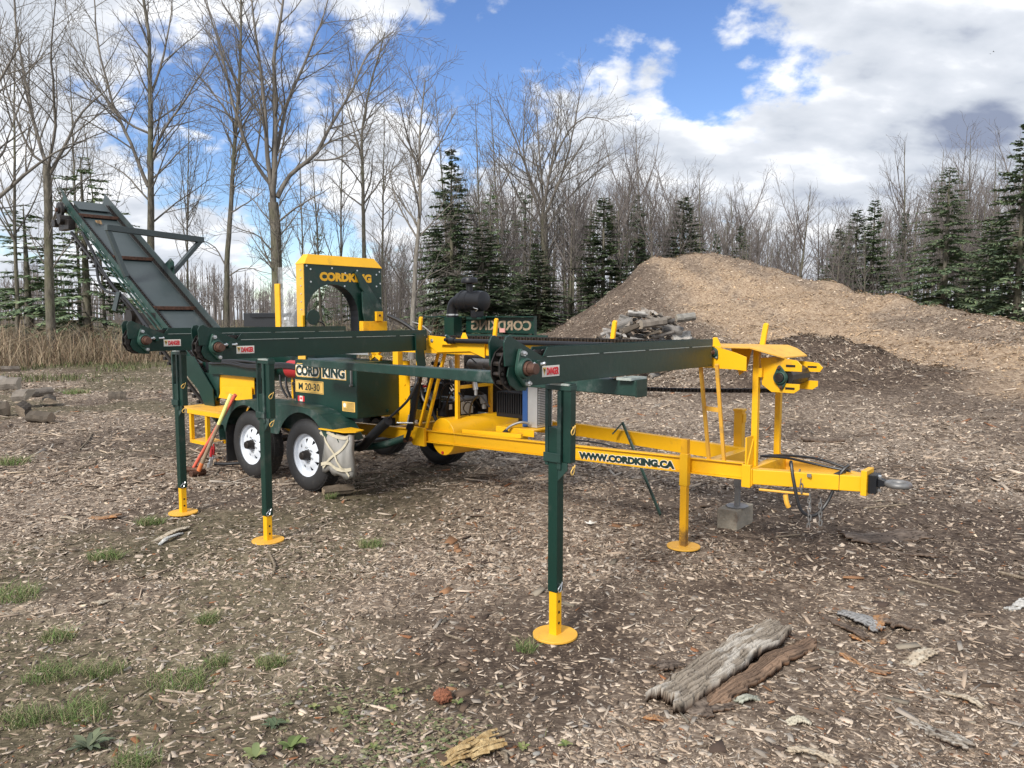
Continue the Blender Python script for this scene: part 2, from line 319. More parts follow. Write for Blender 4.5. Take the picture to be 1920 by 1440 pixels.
at_ = N(t, 'ShaderNodeAttribute', attribute_name='col'); sp = N(t, 'ShaderNodeSeparateColor'); t.links.new(at_.outputs['Color'], sp.inputs[0])
geo = N(t, 'ShaderNodeNewGeometry')
def flakes(sc, stretch, rot, seed):
    mp = N(t, 'ShaderNodeMapping'); mp.inputs['Rotation'].default_value = (0, 0, rot); mp.inputs['Scale'].default_value = (sc, sc*stretch, sc*.6); mp.inputs['Location'].default_value = (seed, seed*2, seed)
    nw = N(t, 'ShaderNodeTexNoise', i_Scale=3.0, i_Detail=2.0); t.links.new(geo.outputs['Position'], nw.inputs['Vector'])
    ad = N(t, 'ShaderNodeVectorMath', operation='MULTIPLY_ADD'); t.links.new(nw.outputs['Color'], ad.inputs[0]); ad.inputs[1].default_value = (.25, .25, .1); t.links.new(geo.outputs['Position'], ad.inputs[2])
    t.links.new(ad.outputs[0], mp.inputs[0])
    v = N(t, 'ShaderNodeTexVoronoi', i_Randomness=1.0); v.inputs['Scale'].default_value = 1.0; t.links.new(mp.outputs[0], v.inputs['Vector'])
    s = N(t, 'ShaderNodeSeparateColor'); t.links.new(v.outputs['Color'], s.inputs[0])
    return s.outputs[0], v.outputs['Distance'], s.outputs[1]
v1, d1, h1 = flakes(26, 3.2, .5, 1.0); v2, d2, h2 = flakes(30, .33, .2, 5.0); v3, d3, h3 = flakes(75, 2.2, 1.1, 9.0)
val = mth(t, 'MULTIPLY_ADD', v2, .5, mth(t, 'MULTIPLY', v1, .5))
val = mth(t, 'MULTIPLY_ADD', v3, .35, mth(t, 'MULTIPLY', val, .72))
def ramp(val, stops):
    r = N(t, 'ShaderNodeValToRGB'); t.links.new(val, r.inputs[0]); els = r.color_ramp.elements
    els[0].position, els[0].color = stops[0][0], (*stops[0][1], 1); els[1].position, els[1].color = stops[-1][0], (*stops[-1][1], 1)
    for p, c in stops[1:-1]: e = els.new(p); e.color = (*c, 1)
    return r.outputs[0]
def mixc(f, a, b2):
    m = N(t, 'ShaderNodeMix', data_type='RGBA'); t.links.new(f, m.inputs[0])
    t.links.new(a, m.inputs[6]); t.links.new(b2, m.inputs[7]); return m.outputs[2]
c_soil = ramp(val, [(.2, (.10, .076, .058)), (.5, (.21, .162, .125)), (.72, (.31, .25, .195)), (.9, (.46, .38, .30))])
c_dark = ramp(val, [(.2, (.045, .032, .025)), (.55, (.085, .062, .047)), (.8, (.14, .105, .08)), (.95, (.28, .22, .17))])
c_fresh = ramp(val, [(.15, (.15, .10, .065)), (.42, (.28, .20, .135)), (.65, (.39, .29, .20)), (.9, (.50, .40, .29))])
c_grass = ramp(val, [(.2, (.055, .05, .028)), (.55, (.12, .105, .06)), (.85, (.20, .17, .105))])
cc = mixc(sp.outputs[1], c_soil, c_dark); cc = mixc(sp.outputs[2], cc, c_grass); cc = mixc(sp.outputs[0], cc, c_fresh)
t.links.new(cc, b.inputs['Base Color'])
hh = mth(t, 'ADD', mth(t, 'MULTIPLY', h1, .6), mth(t, 'MULTIPLY', h3, .4))
bn = N(t, 'ShaderNodeBump', i_Strength=.8, i_Distance=.012); t.links.new(hh, bn.inputs['Height']); t.links.new(bn.outputs[0], b.inputs['Normal'])
gme.materials.append(gm)

# ------------------------------------------------------------------ loose wood chips: real flakes
def sample_zone(n, y0, y1, xl, xr, power):
    u = rng.random(n); y = (y0**(1-power)+u*(y1**(1-power)-y0**(1-power)))**(1/(1-power)) if power != 1 else y0*(y1/y0)**u
    x = (rng.random(n)*2-1)
    x = np.where(x < 0, x*xl(y), x*xr(y)); return x, y
def chip_colors(n, fr, dk, gr):
    u = rng.random(n)[:, None]; k = rng.random(n)[:, None]; k2 = rng.random(n)[:, None]
    pale = np.array([.51, .425, .34]); mid = np.array([.37, .29, .22]); drk = np.array([.14, .105, .08]); grey = np.array([.36, .32, .275]); tan = np.array([.48, .345, .22]); tan2 = np.array([.31, .22, .15]); cream = np.array([.60, .49, .36]); redb = np.array([.26, .12, .06])
    c = np.where(u < .25, pale, np.where(u < .63, mid, np.where(u < .86, drk, np.where(u < .965, grey, np.where(u < .985, redb, cream)))))
    d_ = np.where(u < .14, pale*.9, np.where(u < .40, mid*.62, np.where(u < .92, drk, np.where(u < .97, grey, redb))))
    f = np.where(u < .50, tan, np.where(u < .72, tan2, np.where(u < .80, cream, np.where(u < .93, mid*1.05, drk))))
    c = np.where(k < dk[:, None]*.75, d_, c); c = np.where(k2 < fr[:, None], f, c)
    return c*(.72+.5*rng.random(n)[:, None])
def chips(name, x, y, lmin, lmax, aspect, thick, boxy, tilt=.35, lift=.3):
    fr, dk, so, gr = zones(x, y)
    keep = rng.random(len(x)) < (1-.66*so*(1-fr))*(1-.62*gr)
    x, y, fr, dk, gr = x[keep], y[keep], fr[keep], dk[keep], gr[keep]; n = len(x)
    z = height(x, y)
    Lh = (lmin+(lmax-lmin)*rng.random(n)**3.0)*.5; Wh = Lh*aspect*(.40+1.5*rng.random(n)**1.6); Wh = np.minimum(Wh, .55*lmax)
    th = rng.random(n)*2*np.pi
    ta = (rng.random(n)-.5)*2*tilt; tb = (rng.random(n)-.5)*2*tilt
    e = .05 if y.max() < 12 else .25
    gx = (height(x+e, y)-z)/e; gy = (height(x, y+e)-z)/e
    nr = np.stack([-gx+ta, -gy+tb, np.ones(n)], -1); nr /= np.linalg.norm(nr, axis=1)[:, None]
    t1 = np.stack([np.cos(th), np.sin(th), np.zeros(n)], -1); t1 -= nr*(t1*nr).sum(1)[:, None]; t1 /= np.linalg.norm(t1, axis=1)[:, None]
    t2 = np.cross(nr, t1)
    c0 = np.stack([x, y, z+thick*.5+Lh*lift*rng.random(n)*.6], -1)
    j = lambda s: (rng.random(n)*2-1)*s
    quad = [(-1+j(.15), -.75+j(.35)), (1+j(.2), -.5+j(.45)), (1+j(.25), .55+j(.4)), (-1+j(.2), .7+j(.35))]
    P = [c0+t1*(a*Lh)[:, None]+t2*(b_*Wh)[:, None]+nr*(j(.10)*Lh)[:, None] for a, b_ in quad]
    cols = chip_colors(n, fr, dk, gr)
    if boxy:
        T = (nr*(thick*(.5+rng.random(n)))[:, None])
        top = [p+T for p in P]; bot = [p-T*.8 for p in P]
        Vv = np.stack(top+bot, 1).reshape(-1, 3); k = 8
        f = np.array([[0,1,2,3],[0,4,5,1],[1,5,6,2],[2,6,7,3],[3,7,4,0]])
    else:
        Vv = np.stack(P, 1).reshape(-1, 3); k = 4; f = np.array([[0,1,2,3]])
    Ff = (np.arange(n)[:, None, None]*k+f[None]).reshape(-1, 4)
    me = np_mesh(name, Vv, Ff, np.repeat(cols, k, 0)); me.materials.append(chip_m)
    return tag(link(name, me), 'loose scattered wood chips and bark flakes lying on the ground', 'wood chips', kind='stuff')
wl = lambda y: y*.74+.6
x, y = sample_zone(74000, 2.1, 4.9, wl, wl, 1.4)
o = chips('wood_chips', x, y, .007, .050, .42, .0016, True, .38, .22); o['label'] = 'wood chips and bark flakes strewn over the soil in the foreground'
x, y = sample_zone(120000, 4.6, 7.4, wl, wl, 1.2)
o = chips('wood_chips', x, y, .010, .055, .42, .0016, False, .45, .25); o['label'] = 'wood chips strewn under and around the deck legs'
x, y = sample_zone(520, 2.3, 7.5, lambda y: y*.1, wl, 1.2)
o = chips('bark_flakes', x, y, .03, .13, .5, .004, True, .35, .25); o['label'] = 'larger brown bark flakes lying in the right foreground'
_c = o.data.color_attributes['col']; _a = np.zeros(len(_c.data)*4, dtype=np.float32); _c.data.foreach_get('color', _a); _a = _a.reshape(-1, 8, 4)
_p = np.array([(.10,.07,.05),(.16,.11,.08),(.24,.13,.07),(.07,.05,.04),(.22,.19,.15),(.30,.26,.22)]); _a[:, :, :3] = (_p[rng.integers(0, 6, len(_a))]*(.7+.6*rng.random(len(_a)))[:, None])[:, None, :]; _c.data.foreach_set('color', _a.ravel())
x, y = sample_zone(2600, 2.1, 10, wl, wl, 1.2)
o = chips('wood_slivers', x, y, .04, .15, .11, .003, True, .22, .15); o['label'] = 'longer pale wood slivers lying among the foreground chips'
x, y = sample_zone(180000, 7.0, 16, wl, wl, 1.0)
o = chips('wood_chips', x, y, .015, .066, .40, .003, False, .45, .3); o['label'] = 'wood chips strewn around and behind the machine'
x, y = sample_zone(45000, 15.5, 25, lambda y: y*.74+.6, lambda y: -y*.02, .6)
o = chips('wood_chips', x, y, .04, .11, .38, .003, False, .45, .3); o['label'] = 'wood chips strewn over the clearing on the left in front of the dry grass'
x, y = sample_zone(6000, 7.0, 22, wl, wl, .6)
o = chips('wood_slivers', x, y, .08, .26, .12, .004, True, .35, .2); o['label'] = 'longer slivers of wood lying around the chip mound'
x, y = sample_zone(270000, 13.5, 29, lambda y: y*.22, lambda y: y*.72, .5)
keep = (base_h(x, y) > .08) | ((y < 21))
o = chips('mound_chips', x[keep], y[keep], .022, .085, .42, .004, False, .6, .4); o['label'] = 'fresh tan wood chips covering the big mound on the right'
# ------------------------------------------------------------------ machine-frame mesh builder.  a = towards the rear axle, v = away from the log deck, h = up (metres)
class M:
    def __init__(s): s.v = []; s.f = []
    def add(s, vs, fs):
        k = len(s.v); s.v += [tuple(p) for p in vs]; s.f += [tuple(i+k for i in f) for f in fs]; return s
    def box(s, a0, a1, v0, v1, h0, h1):
        P = [(a0,v0,h0),(a1,v0,h0),(a1,v1,h0),(a0,v1,h0),(a0,v0,h1),(a1,v0,h1),(a1,v1,h1),(a0,v1,h1)]
        return s.add(P, [(0,3,2,1),(4,5,6,7),(0,1,5,4),(1,2,6,5),(2,3,7,6),(3,0,4,7)])
    def bar(s, p, q, w, d, up=(0,0,1)):
        p, q = Vector(p), Vector(q); t = (q-p).normalized(); u = Vector(up)
        x = t.cross(u)
        if x.length < 1e-4: x = t.cross(Vector((1,0,0)))
        x.normalize(); y = x.cross(t).normalized(); P = []
        for c in (p, q):
            for sx, sy in ((-1,-1),(1,-1),(1,1),(-1,1)): P.append(c+x*(sx*w/2)+y*(sy*d/2))
        return s.add(P, [(0,1,2,3),(7,6,5,4),(0,4,5,1),(1,5,6,2),(2,6,7,3),(3,7,4,0)])
    def cyl(s, p, q, r, n=16, r2=None):
        p, q = Vector(p), Vector(q); t = (q-p).normalized(); x = t.orthogonal().normalized(); y = t.cross(x); r2 = r if r2 is None else r2; P = []
        for c, rr in ((p, r), (q, r2)):
            for i in range(n): an = 2*math.pi*i/n; P.append(c+x*math.cos(an)*rr+y*math.sin(an)*rr)
        return s.add(P, [tuple(range(n-1,-1,-1)), tuple(range(n,2*n))]+[(i,(i+1)%n,n+(i+1)%n,n+i) for i in range(n)])
    def prism(s, poly, axis, c0, c1):      # poly in the two other coordinates: axis 'v' -> (a,h), 'a' -> (v,h), 'h' -> (a,v)
        f = {'v': lambda p, c: (p[0], c, p[1]), 'a': lambda p, c: (c, p[0], p[1]), 'h': lambda p, c: (p[0], p[1], c)}[axis]
        n = len(poly); return s.add([f(p, c0) for p in poly]+[f(p, c1) for p in poly], [tuple(range(n)), tuple(range(2*n-1, n-1, -1))]+[(i,n+i,n+(i+1)%n,(i+1)%n) for i in range(n)])
    def hose(s, pts, r, n=8, sub=6):
        pts = [Vector(p) for p in pts]; Q = []
        for i in range(len(pts)-1):
            p0 = pts[max(i-1,0)]; p1 = pts[i]; p2 = pts[i+1]; p3 = pts[min(i+2,len(pts)-1)]
            for k in range(sub):
                t = k/sub; Q.append(.5*((2*p1)+(p2-p0)*t+(2*p0-5*p1+4*p2-p3)*t*t+(3*p1-p0-3*p2+p3)*t**3))
        Q.append(pts[-1]); P = []; x = None
        for i, q in enumerate(Q):
            t = (Q[min(i+1,len(Q)-1)]-Q[max(i-1,0)]).normalized()
            x = t.orthogonal().normalized() if x is None else (x-t*x.dot(t)).normalized()
            y = t.cross(x)
            for k in range(n): an = 2*math.pi*k/n; P.append(q+x*math.cos(an)*r+y*math.sin(an)*r)
        F = [tuple(range(n-1,-1,-1)), tuple((len(Q)-1)*n+k for k in range(n))]
        for i in range(len(Q)-1):
            for k in range(n): F.append((i*n+k, i*n+(k+1)%n, (i+1)*n+(k+1)%n, (i+1)*n+k))
        return s.add(P, F)
    def lathe(s, prof, c, axis='v', n=32):  # prof: (offset along the axis, radius)
        P = []; c = Vector(c)
        for o_, r in prof:
            for k in range(n):
                an = 2*math.pi*k/n; u, w_ = math.cos(an)*r, math.sin(an)*r
                P.append(c+(Vector((u, o_, w_)) if axis == 'v' else Vector((o_, u, w_)) if axis == 'a' else Vector((u, w_, o_))))
        F = [(i*n+k, i*n+(k+1)%n, (i+1)*n+(k+1)%n, (i+1)*n+k) for i in range(len(prof)-1) for k in range(n)]
        F += [tuple(range(n)), tuple((len(prof)-1)*n+k for k in range(n-1,-1,-1))]
        return s.add(P, F)
    def mesh(s, name, local=True, smooth_=False):
        me = bpy.data.meshes.new(name); me.from_pydata([(-p[0], p[1], p[2]) if local else tuple(p) for p in s.v], [], s.f)
        bm = bmesh.new(); bm.from_mesh(me); bmesh.ops.recalc_face_normals(bm, faces=bm.faces); bm.to_mesh(me); bm.free()
        if smooth_:
            me.shade_smooth(); me.set_sharp_from_angle(angle=R(38))
        return me
def part(name, m, material, parent, bevel=0.0, local=True, smooth_=False, label=None, loc=None, kind=None):
    me = m if isinstance(m, bpy.types.Mesh) else m.mesh(name, local, smooth_)
    if material is not None and not me.materials: me.materials.append(material)
    o = link(name, me, parent)
    if loc is not None: o.location = (-loc[0], loc[1], loc[2])
    if bevel:
        b_ = o.modifiers.new('bevel', 'BEVEL'); b_.width = bevel; b_.segments = 2; b_.limit_method = 'ANGLE'; b_.angle_limit = R(40)
    return tag(o, label, kind=kind)
def text_mesh(body, size, depth=.0015, offset=0.0, xscale=1.0, shear=0.0, spacing=1.0, align='LEFT'):
    cu = bpy.data.curves.new('lettering', 'FONT'); cu.body = body; cu.size = size; cu.extrude = depth/2; cu.offset = offset; cu.shear = shear; cu.space_character = spacing
    cu.align_x = align; cu.resolution_u = 3
    o = bpy.data.objects.new('lettering', cu); COL.objects.link(o); bpy.context.view_layer.update()
    me = bpy.data.meshes.new_from_object(o.evaluated_get(bpy.context.evaluated_depsgraph_get())); bpy.data.objects.remove(o); bpy.data.curves.remove(cu)
    for v_ in me.vertices: v_.co.x *= xscale
    return me
def letter(name, body, size, material, parent, pos, face='v', width=None, label=None, **kw):
    """flat lettering on a face of the machine: face 'v' looks to the camera side (reads towards the hitch), 'a' looks forward (reads away)"""
    me = text_mesh(body, size, **kw)
    if width:
        xs = [v_.co.x for v_ in me.vertices]; k = width/(max(xs)-min(xs)); x0 = min(xs)
        for v_ in me.vertices: v_.co.x = (v_.co.x-x0)*k
    me.materials.append(material)
    o = link(name, me, parent); o.location = (-pos[0], pos[1], pos[2])
    o.rotation_euler = (math.pi/2, 0, 0 if face == 'v' else math.pi/2)
    return tag(o, label)

O0 = on_ground(1040, 1192); TH = R(39.9)
def world(a, v, h): return Vector((O0[0]-a*math.cos(TH)+v*math.sin(TH), O0[1]+a*math.sin(TH)+v*math.cos(TH), h))
P = empty('firewood_processor', world(0, 0, 0), -TH)
tag(P, 'yellow and dark green towable firewood processor with log deck arms and conveyor', 'firewood processor')

# ---- chassis rails
def railh(a): return .452+(2.6-a)*.028
def ibeam(a0, v0, a1, v1, hb0, hb1, H=.112, W=.055):
    m = M(); 
    for (z0, z1, w_) in ((0, .009, W), (.0091, H-.0091, .008), (H-.009, H, W)):
        P8 = []
        for a, v, hb in ((a0, v0, hb0), (a1, v1, hb1)):
            for dv, dz in ((-w_/2, z0), (w_/2, z0), (w_/2, z1), (-w_/2, z1)): P8.append((a, v+dv, hb+dz))
        m.add(P8, [(0,1,2,3),(7,6,5,4),(0,4,5,1),(1,5,6,2),(2,6,7,3),(3,7,4,0)])
    return m
near = part('near_chassis_rail', ibeam(-.20, 1.83, 5.9, 1.83, railh(-.2), railh(4.6)), yellow, P, .002)
part('far_chassis_rail', M().bar((.06, 2.47, .57), (1.75, 2.78, .565), .06, .112).bar((1.75, 2.78, .565), (5.9, 2.78, .50), .06, .112), yellow, P, .003)
letter('web_address_lettering', 'WWW.CORDKING.CA', .066, dark_ink, near, (1.13, 1.8235, .515), width=.82, offset=.0050, depth=.002, shear=0).rotation_euler = (math.pi/2, -math.atan(.028), 0)
letter('web_address_outline', 'WWW.CORDKING.CA', .066, paper, near, (1.135, 1.8250, .514), width=.832, offset=.0085, depth=.002).rotation_euler = (math.pi/2, -math.atan(.028), 0)
part('crossmember', M().box(.04, .11, 1.86, 2.46, .53, .62), yellow, P, .003)
for a in (3.3, 5.0): part('crossmember', M().box(a, a+.08, 1.86, 2.75, .47, .55), yellow, P, .003)
part('tongue_crossmember', M().box(-.27, -.205, 1.78, 2.46, .50, .615).box(-.265, -.205, 1.765, 1.80, .49, .64), yellow, P, .004)
part('tongue_beam', M().bar((-.25, 1.83, .56), (-.86, 2.13, .545), .075, .10), yellow, P, .005)
part('tongue_beam', M().bar((-.22, 2.44, .56), (-.86, 2.19, .545), .06, .09), yellow_dirty, P, .005)
hp = part('hitch_plate', M().box(-.895, -.86, 2.075, 2.235, .475, .635), yellow, P, .002)
cpl = part('ring_hitch', M().box(-.945, -.897, 2.10, 2.21, .49, .61).prism([(-.945,.53),(-1.0,.545),(-1.0,.575),(-.945,.59)], 'v', 2.13, 2.18), black, P, .004)
mm = M(); ringc = Vector((-1.06, 2.155, .56)); n1_, n2_ = 28, 10
Pv = []; Fv = []
for i in range(n1_):
    an = 2*math.pi*i/n1_; rad = Vector((math.cos(an), math.sin(an), 0))
    for j_ in range(n2_):
        bb_ = 2*math.pi*j_/n2_; Pv.append(ringc+rad*(.062+.019*math.cos(bb_))+Vector((0,0,.019*math.sin(bb_))))
        Fv.append((i*n2_+j_, ((i+1)%n1_)*n2_+j_, ((i+1)%n1_)*n2_+(j_+1)%n2_, i*n2_+(j_+1)%n2_))
part('towing_ring', mm.add(Pv, Fv), galv, P, smooth_=True)
for dz in (.505, .595): part('hitch_bolt', M().cyl((-.945, 2.155, dz), (-.962, 2.155, dz), .013, 6), steel, cpl)
# hydraulic hoses, safety chain and jaw at the tongue
part('hydraulic_hose', M().hose([(-.45,1.98,.63),(-.47,1.93,.66),(-.50,1.90,.55),(-.55,1.90,.37),(-.62,1.95,.33),(-.68,2.02,.42),(-.74,2.06,.60),(-.78,2.1,.655)], .011), hose_m, P, smooth_=True)
part('hydraulic_hose', M().hose([(-.18,2.2,.63),(-.35,2.16,.645),(-.5,2.12,.64),(-.65,2.12,.625),(-.78,2.14,.61)], .009), hose_m, P, smooth_=True)
part('hydraulic_hose', M().hose([(-.1,2.35,.60),(-.3,2.27,.64),(-.55,2.2,.655),(-.75,2.19,.615)], .009), hose_m, P, smooth_=True)
part('tape_wrap', M().box(-.745, -.705, 2.03, 2.17, .488, .602), hose_m, P, .002)
part('wire_clip', M().cyl((-.3, 1.83, .475), (-.58, 1.96, .46), .008, 8).hose([(-.45,1.9,.45),(-.46,1.9,.40),(-.47,1.91,.37)], .016), yellow_dirty, P)
lk = M()
def link_ring(m, c, ax, r=.009, L_=.010, t_=.0028):
    c = Vector(c); z = Vector(ax[0]); x = Vector(ax[1]); pts = []
    for k in range(10):
        an = 2*math.pi*k/10; pts.append(c+x*math.cos(an)*r+z*(math.sin(an)*r+(L_ if math.sin(an) > 0 else -L_)))
    y = z.cross(x)
    for i in range(10): m.bar(pts[i], pts[(i+1)%10], t_*2, t_*2, y)
cm = part('safety_chain', None or M().box(-.60,-.575,1.925,1.94,.58,.60), galv, P)
for ci, (aa, vv, h0, cnt) in enumerate(((-.52, 1.95, .60, 5), (-.60, 1.92, .46, 8), (-.66, 1.95, .43, 6))):
    for k in range(cnt):
        l_ = M(); link_ring(l_, (aa-.008*k*(ci == 0)+.003*math.sin(k*2.1), vv-.01*(ci == 0)*k, h0-.028*k), ((0,0,1), (1,0,0) if k % 2 else (0,1,0)))
        part('chain_link', l_, galv, cm)

# ---- front mast and brace tubes
part('front_mast', M().box(-.255, -.215, 1.88, 1.92, .615, 1.40), yellow, P, .004)
part('mast_gusset', M().prism([(-.235,.62),(-.235,.82),(-.225,.82),(-.225,.62)], 'v', 1.77, 1.87).prism([(1.77,.62),(1.87,.62),(1.87,.80)], 'a', -.24, -.228), yellow, P)
part('rear_mast', M().box(-.218, -.178, 2.38, 2.42, .60, 1.12).prism([(2.425,.60),(2.47,.60),(2.425,.70)], 'a', -.205, -.195), yellow, P, .004)
part('brace_tube', M().bar((.055,1.83,.625), (.068,1.70,1.28), .022, .022), yellow_dirty, P, .003)
part('brace_tube', M().bar((-.055,1.83,.625), (-.083,1.62,1.30), .023, .023), yellow_dirty, P, .003)
part('brace_cross_strip', M().bar((.062,1.765,.99), (-.07,1.725,.99), .012, .03), yellow_dirty, P)
part('jack_housing', M().box(.135, .20, 2.55, 2.615, .52, .90).box(.129, .206, 2.544, 2.621, .885, .905).box(.125, .134, 2.555, 2.61, .80, .87), yellow, P, .004)

# ---- yellow front leg
fl = part('front_support_leg', M().box(.175, .235, 1.748, 1.80, .44, .665), yellow, P, .004)
yl_spots = mat('chipped_yellow_paint', (.80, .40, .008), .4, var=.07, scale=3, dirt=(.045, .028, .02), dirt_amt=.62)
part('leg_tube', M().box(.181, .229, 1.752, 1.797, .012, .765), yl_spots, fl, .003)
part('foot_plate', M().cyl((.205, 1.775, .004), (.205, 1.775, .015), .115, 28), yellow_dirty, fl, .002)

# ---- tongue jack
jk = part('tongue_jack', M().box(.145, .195, 2.56, 2.61, .30, .52), galv, P, .003)
part('jack_inner_tube', M().box(.152, .188, 2.567, 2.603, .15, .31), galv, jk, .002)
jf = M().prism([(.17+.085*math.cos(k*math.pi/4+.39), 2.585+.10*math.sin(k*math.pi/4+.39)) for k in range(8)], 'h', .144, .151)
part('jack_foot', jf, galv, jk, .001)

# ---- conveyor head (yellow) at the front of the infeed trough
hd = part('trough_head', M().prism([(.22,1.415),(.22,1.33),(.16,1.275),(-.20,1.268),(-.27,1.262),(-.27,1.35),(-.20,1.375),(-.05,1.415)], 'v', 1.645, 1.653), yellow, P, .001)
part('head_side_plate', M().prism([(-.26,1.335),(-.275,1.16),(-.34,1.115),(-.485,1.115),(-.52,1.14),(-.52,1.175),(-.40,1.175),(-.40,1.255),(-.53,1.255),(-.53,1.295),(-.50,1.325),(-.36,1.345)], 'v', 1.895, 1.905), yellow, P, .001)
part('head_side_plate', M().prism([(-.26,1.30),(-.275,1.16),(-.34,1.115),(-.485,1.115),(-.52,1.14),(-.52,1.175),(-.40,1.175),(-.40,1.235),(-.53,1.235),(-.55,1.265),(-.52,1.295),(-.36,1.31)], 'v', 2.24, 2.25), yellow, P, .001)
for hv, vv in ((1.29, 1.893), (1.145, 1.893)): part('dark_slot_strip', M().box(-.49, -.43, vv-.0012, vv+.006, hv-.007, hv+.007), oily, hd)  # dark strips on the plates, painting the shade inside open slots
part('dark_slot_strip', M().box(-.51, -.45, 2.237, 2.243, 1.262, 1.274), oily, hd)
part('head_adjuster_block', M().box(-.285, -.262, 1.86, 1.895, 1.21, 1.27), yellow, hd, .002)
part('head_drum', M().cyl((-.41,1.91,1.215), (-.41,2.235,1.215), .062, 12), oily, hd)
part('head_deck_plate', M().add([(.22,1.655,1.412),(-.16,1.645,1.412),(-.28,1.66,1.412),(-.42,1.88,1.345),(-.44,2.25,1.345),(-.36,2.28,1.39),(-.30,2.27,1.412),(.22,2.20,1.412)]+[(.22,1.655,1.404),(-.16,1.645,1.404),(-.28,1.66,1.404),(-.42,1.88,1.337),(-.44,2.25,1.337),(-.36,2.28,1.382),(-.30,2.27,1.404),(.22,2.20,1.404)],
     [(0,1,2,6,7),(2,3,4,5,6),(8,15,14,10,9),(10,14,13,12,11)]+[(i,8+i,8+(i+1)%8,(i+1)%8) for i in range(8)]), yellow_dirty, hd)
part('head_gusset', M().prism([(0.02,1.40),(-.14,1.40),(-.10,1.24),(-.05,1.20)], 'v', 2.05, 2.06), yellow, hd)

# ---- infeed trough running back to the saw
tr = part('infeed_trough', M().box(.22, 3.9, 1.655, 1.665, 1.29, 1.412).box(.22, 3.9, 1.665, 1.71, 1.402, 1.412).box(.22, 3.9, 2.10, 2.20, 1.402, 1.412).box(.22, 3.9, 2.19, 2.20, 1.29, 1.402).box(.22, 3.9, 1.665, 2.19, 1.29, 1.30), yellow, P)
part('trough_flange_cover', M().box(.25, 2.25, 1.71, 2.10, 1.395, 1.409), yellow_dirty, tr)
for (a, h0, v_) in ((-.14, 1.55, 2.2), (1.09, 1.565, 2.2), (2.34, 1.58, 2.2), (3.32, 1.595, 2.2)):
    s_ = M().prism([(a+.016,1.40),(a-.020,1.40),(a-.044,h0),(a-.036,h0+.012),(a-.018,h0+.012),(a-.008,h0)], 'v', v_, v_+.025)
    part('log_stake', s_, yellow, P, .004)
for (a, v_) in ((-.03, 1.70), (2.25, 1.72)):
    part('trough_ear', M().prism([(a+.05,1.40),(a-.05,1.40),(a-.012,1.47),(a+.012,1.47)], 'v', v_, v_+.01), yellow, tr)
part('trough_side_plate', M().prism([(2.60,1.445),(1.94,1.41),(1.94,1.27),(2.10,1.32),(2.49,1.30),(2.535,1.33),(2.60,1.365)], 'v', 1.635, 1.645), yellow, P, .001)
part('trough_side_stripe', M().prism([(2.60,1.35),(3.2,1.36),(3.2,1.30),(2.49,1.305)], 'v', 1.70, 1.71), yellow, P)
# return strand of the infeed chain
m = M(); 
for k in range(26):
    a = -.40+k*.055; h = 1.118+(.0 if k < 1 else 0)-.055*min(1, (k/22))-.01*math.sin(k/25*math.pi)
    m.box(a, a+.046, 2.02, 2.032, h-.014, h+.014).box(a+.02, a+.032, 2.0, 2.07, h-.008, h+.008).box(a, a+.046, 2.05, 2.062, h-.014, h+.014).box(a+.03, a+.06, 2.033, 2.049, h-.012, h+.012)
part('return_chain', m, oily, P)
m = M()
for k in range(60): a = .2+k*.06; m.box(a, a+.05, 1.86, 1.875, 1.412, 1.44).box(a, a+.05, 1.93, 1.945, 1.412, 1.44).box(a+.02, a+.035, 1.84, 1.965, 1.418, 1.434)
part('infeed_chain', m, oily, P)

# ---- flange bearing meshes reused everywhere (built round their own origin, facing -v)
def flange_bearing(parent, c, s=1.0, shaft=.075, tilt=R(20), mats=(bearing_green, rust_shaft, steel)):
    ct, st = math.cos(tilt), math.sin(tilt)
    def rot(a, h): return (a*ct-h*st)*s, (a*st+h*ct)*s
    poly = []
    for k in range(28):
        an = 2*math.pi*k/28; x_ = .048*math.cos(an); y_ = .048*math.sin(an)
        if abs(math.sin(an)) > .55: y_ = math.copysign(.085-.05*(abs(math.cos(an)))**1.4, y_); x_ = x_*.72
        poly.append(rot(x_, y_))
    fb = part('flange_bearing', M().prism(poly, 'v', -.016*s, 0).lathe([(-.012*s,.046*s),(-.034*s,.043*s),(-.036*s,.034*s),(-.028*s,.032*s)], (0,0,0), 'v', 24), mats[0], parent, .002*s, smooth_=True, loc=c)
    part('bearing_shaft', M().cyl((0,0,0), (0,-shaft,0), .023*s, 18).cyl((0,-.03*s,0),(0,-.045*s,0), .031*s, 18), mats[1], parent, .002, loc=c)
    for q in (1, -1):
        a_, h_ = rot(0, .066*q); part('flange_bolt', M().cyl((a_,-.016*s,h_), (a_,-.030*s,h_), .0115*s, 6).cyl((a_,-.016*s,h_), (a_,-.038*s,h_), .006*s, 8), mats[2], parent, loc=c)
    return fb
flange_bearing(hd, (-.05, 1.645, 1.375), .62, .06, R(-35), (bearing_green, rust_shaft, steel))
flange_bearing(hd, (-.40, 1.895, 1.213), .95, .03, R(-8), (bearing_green, oily, rust))
bp = bpy.data.meshes
sp_ = part('trough_bracket', M().box(2.28, 2.42, 1.60, 1.634, 1.37, 1.375), yellow, P)
flange_bearing(sp_, (2.34, 1.632, 1.412), .62, .05, R(-35), (green, oily, steel))
part('pivot_washer', M().cyl((2.545,1.634,1.40),(2.545,1.628,1.40), .016, 16).cyl((2.545,1.634,1.40),(2.545,1.622,1.40), .009, 8), steel, P)
part('pivot_washer', M().cyl((.16,1.644,1.375),(.16,1.636,1.375), .017, 16).cyl((.16,1.644,1.375),(.16,1.630,1.375), .010, 8), steel, P)
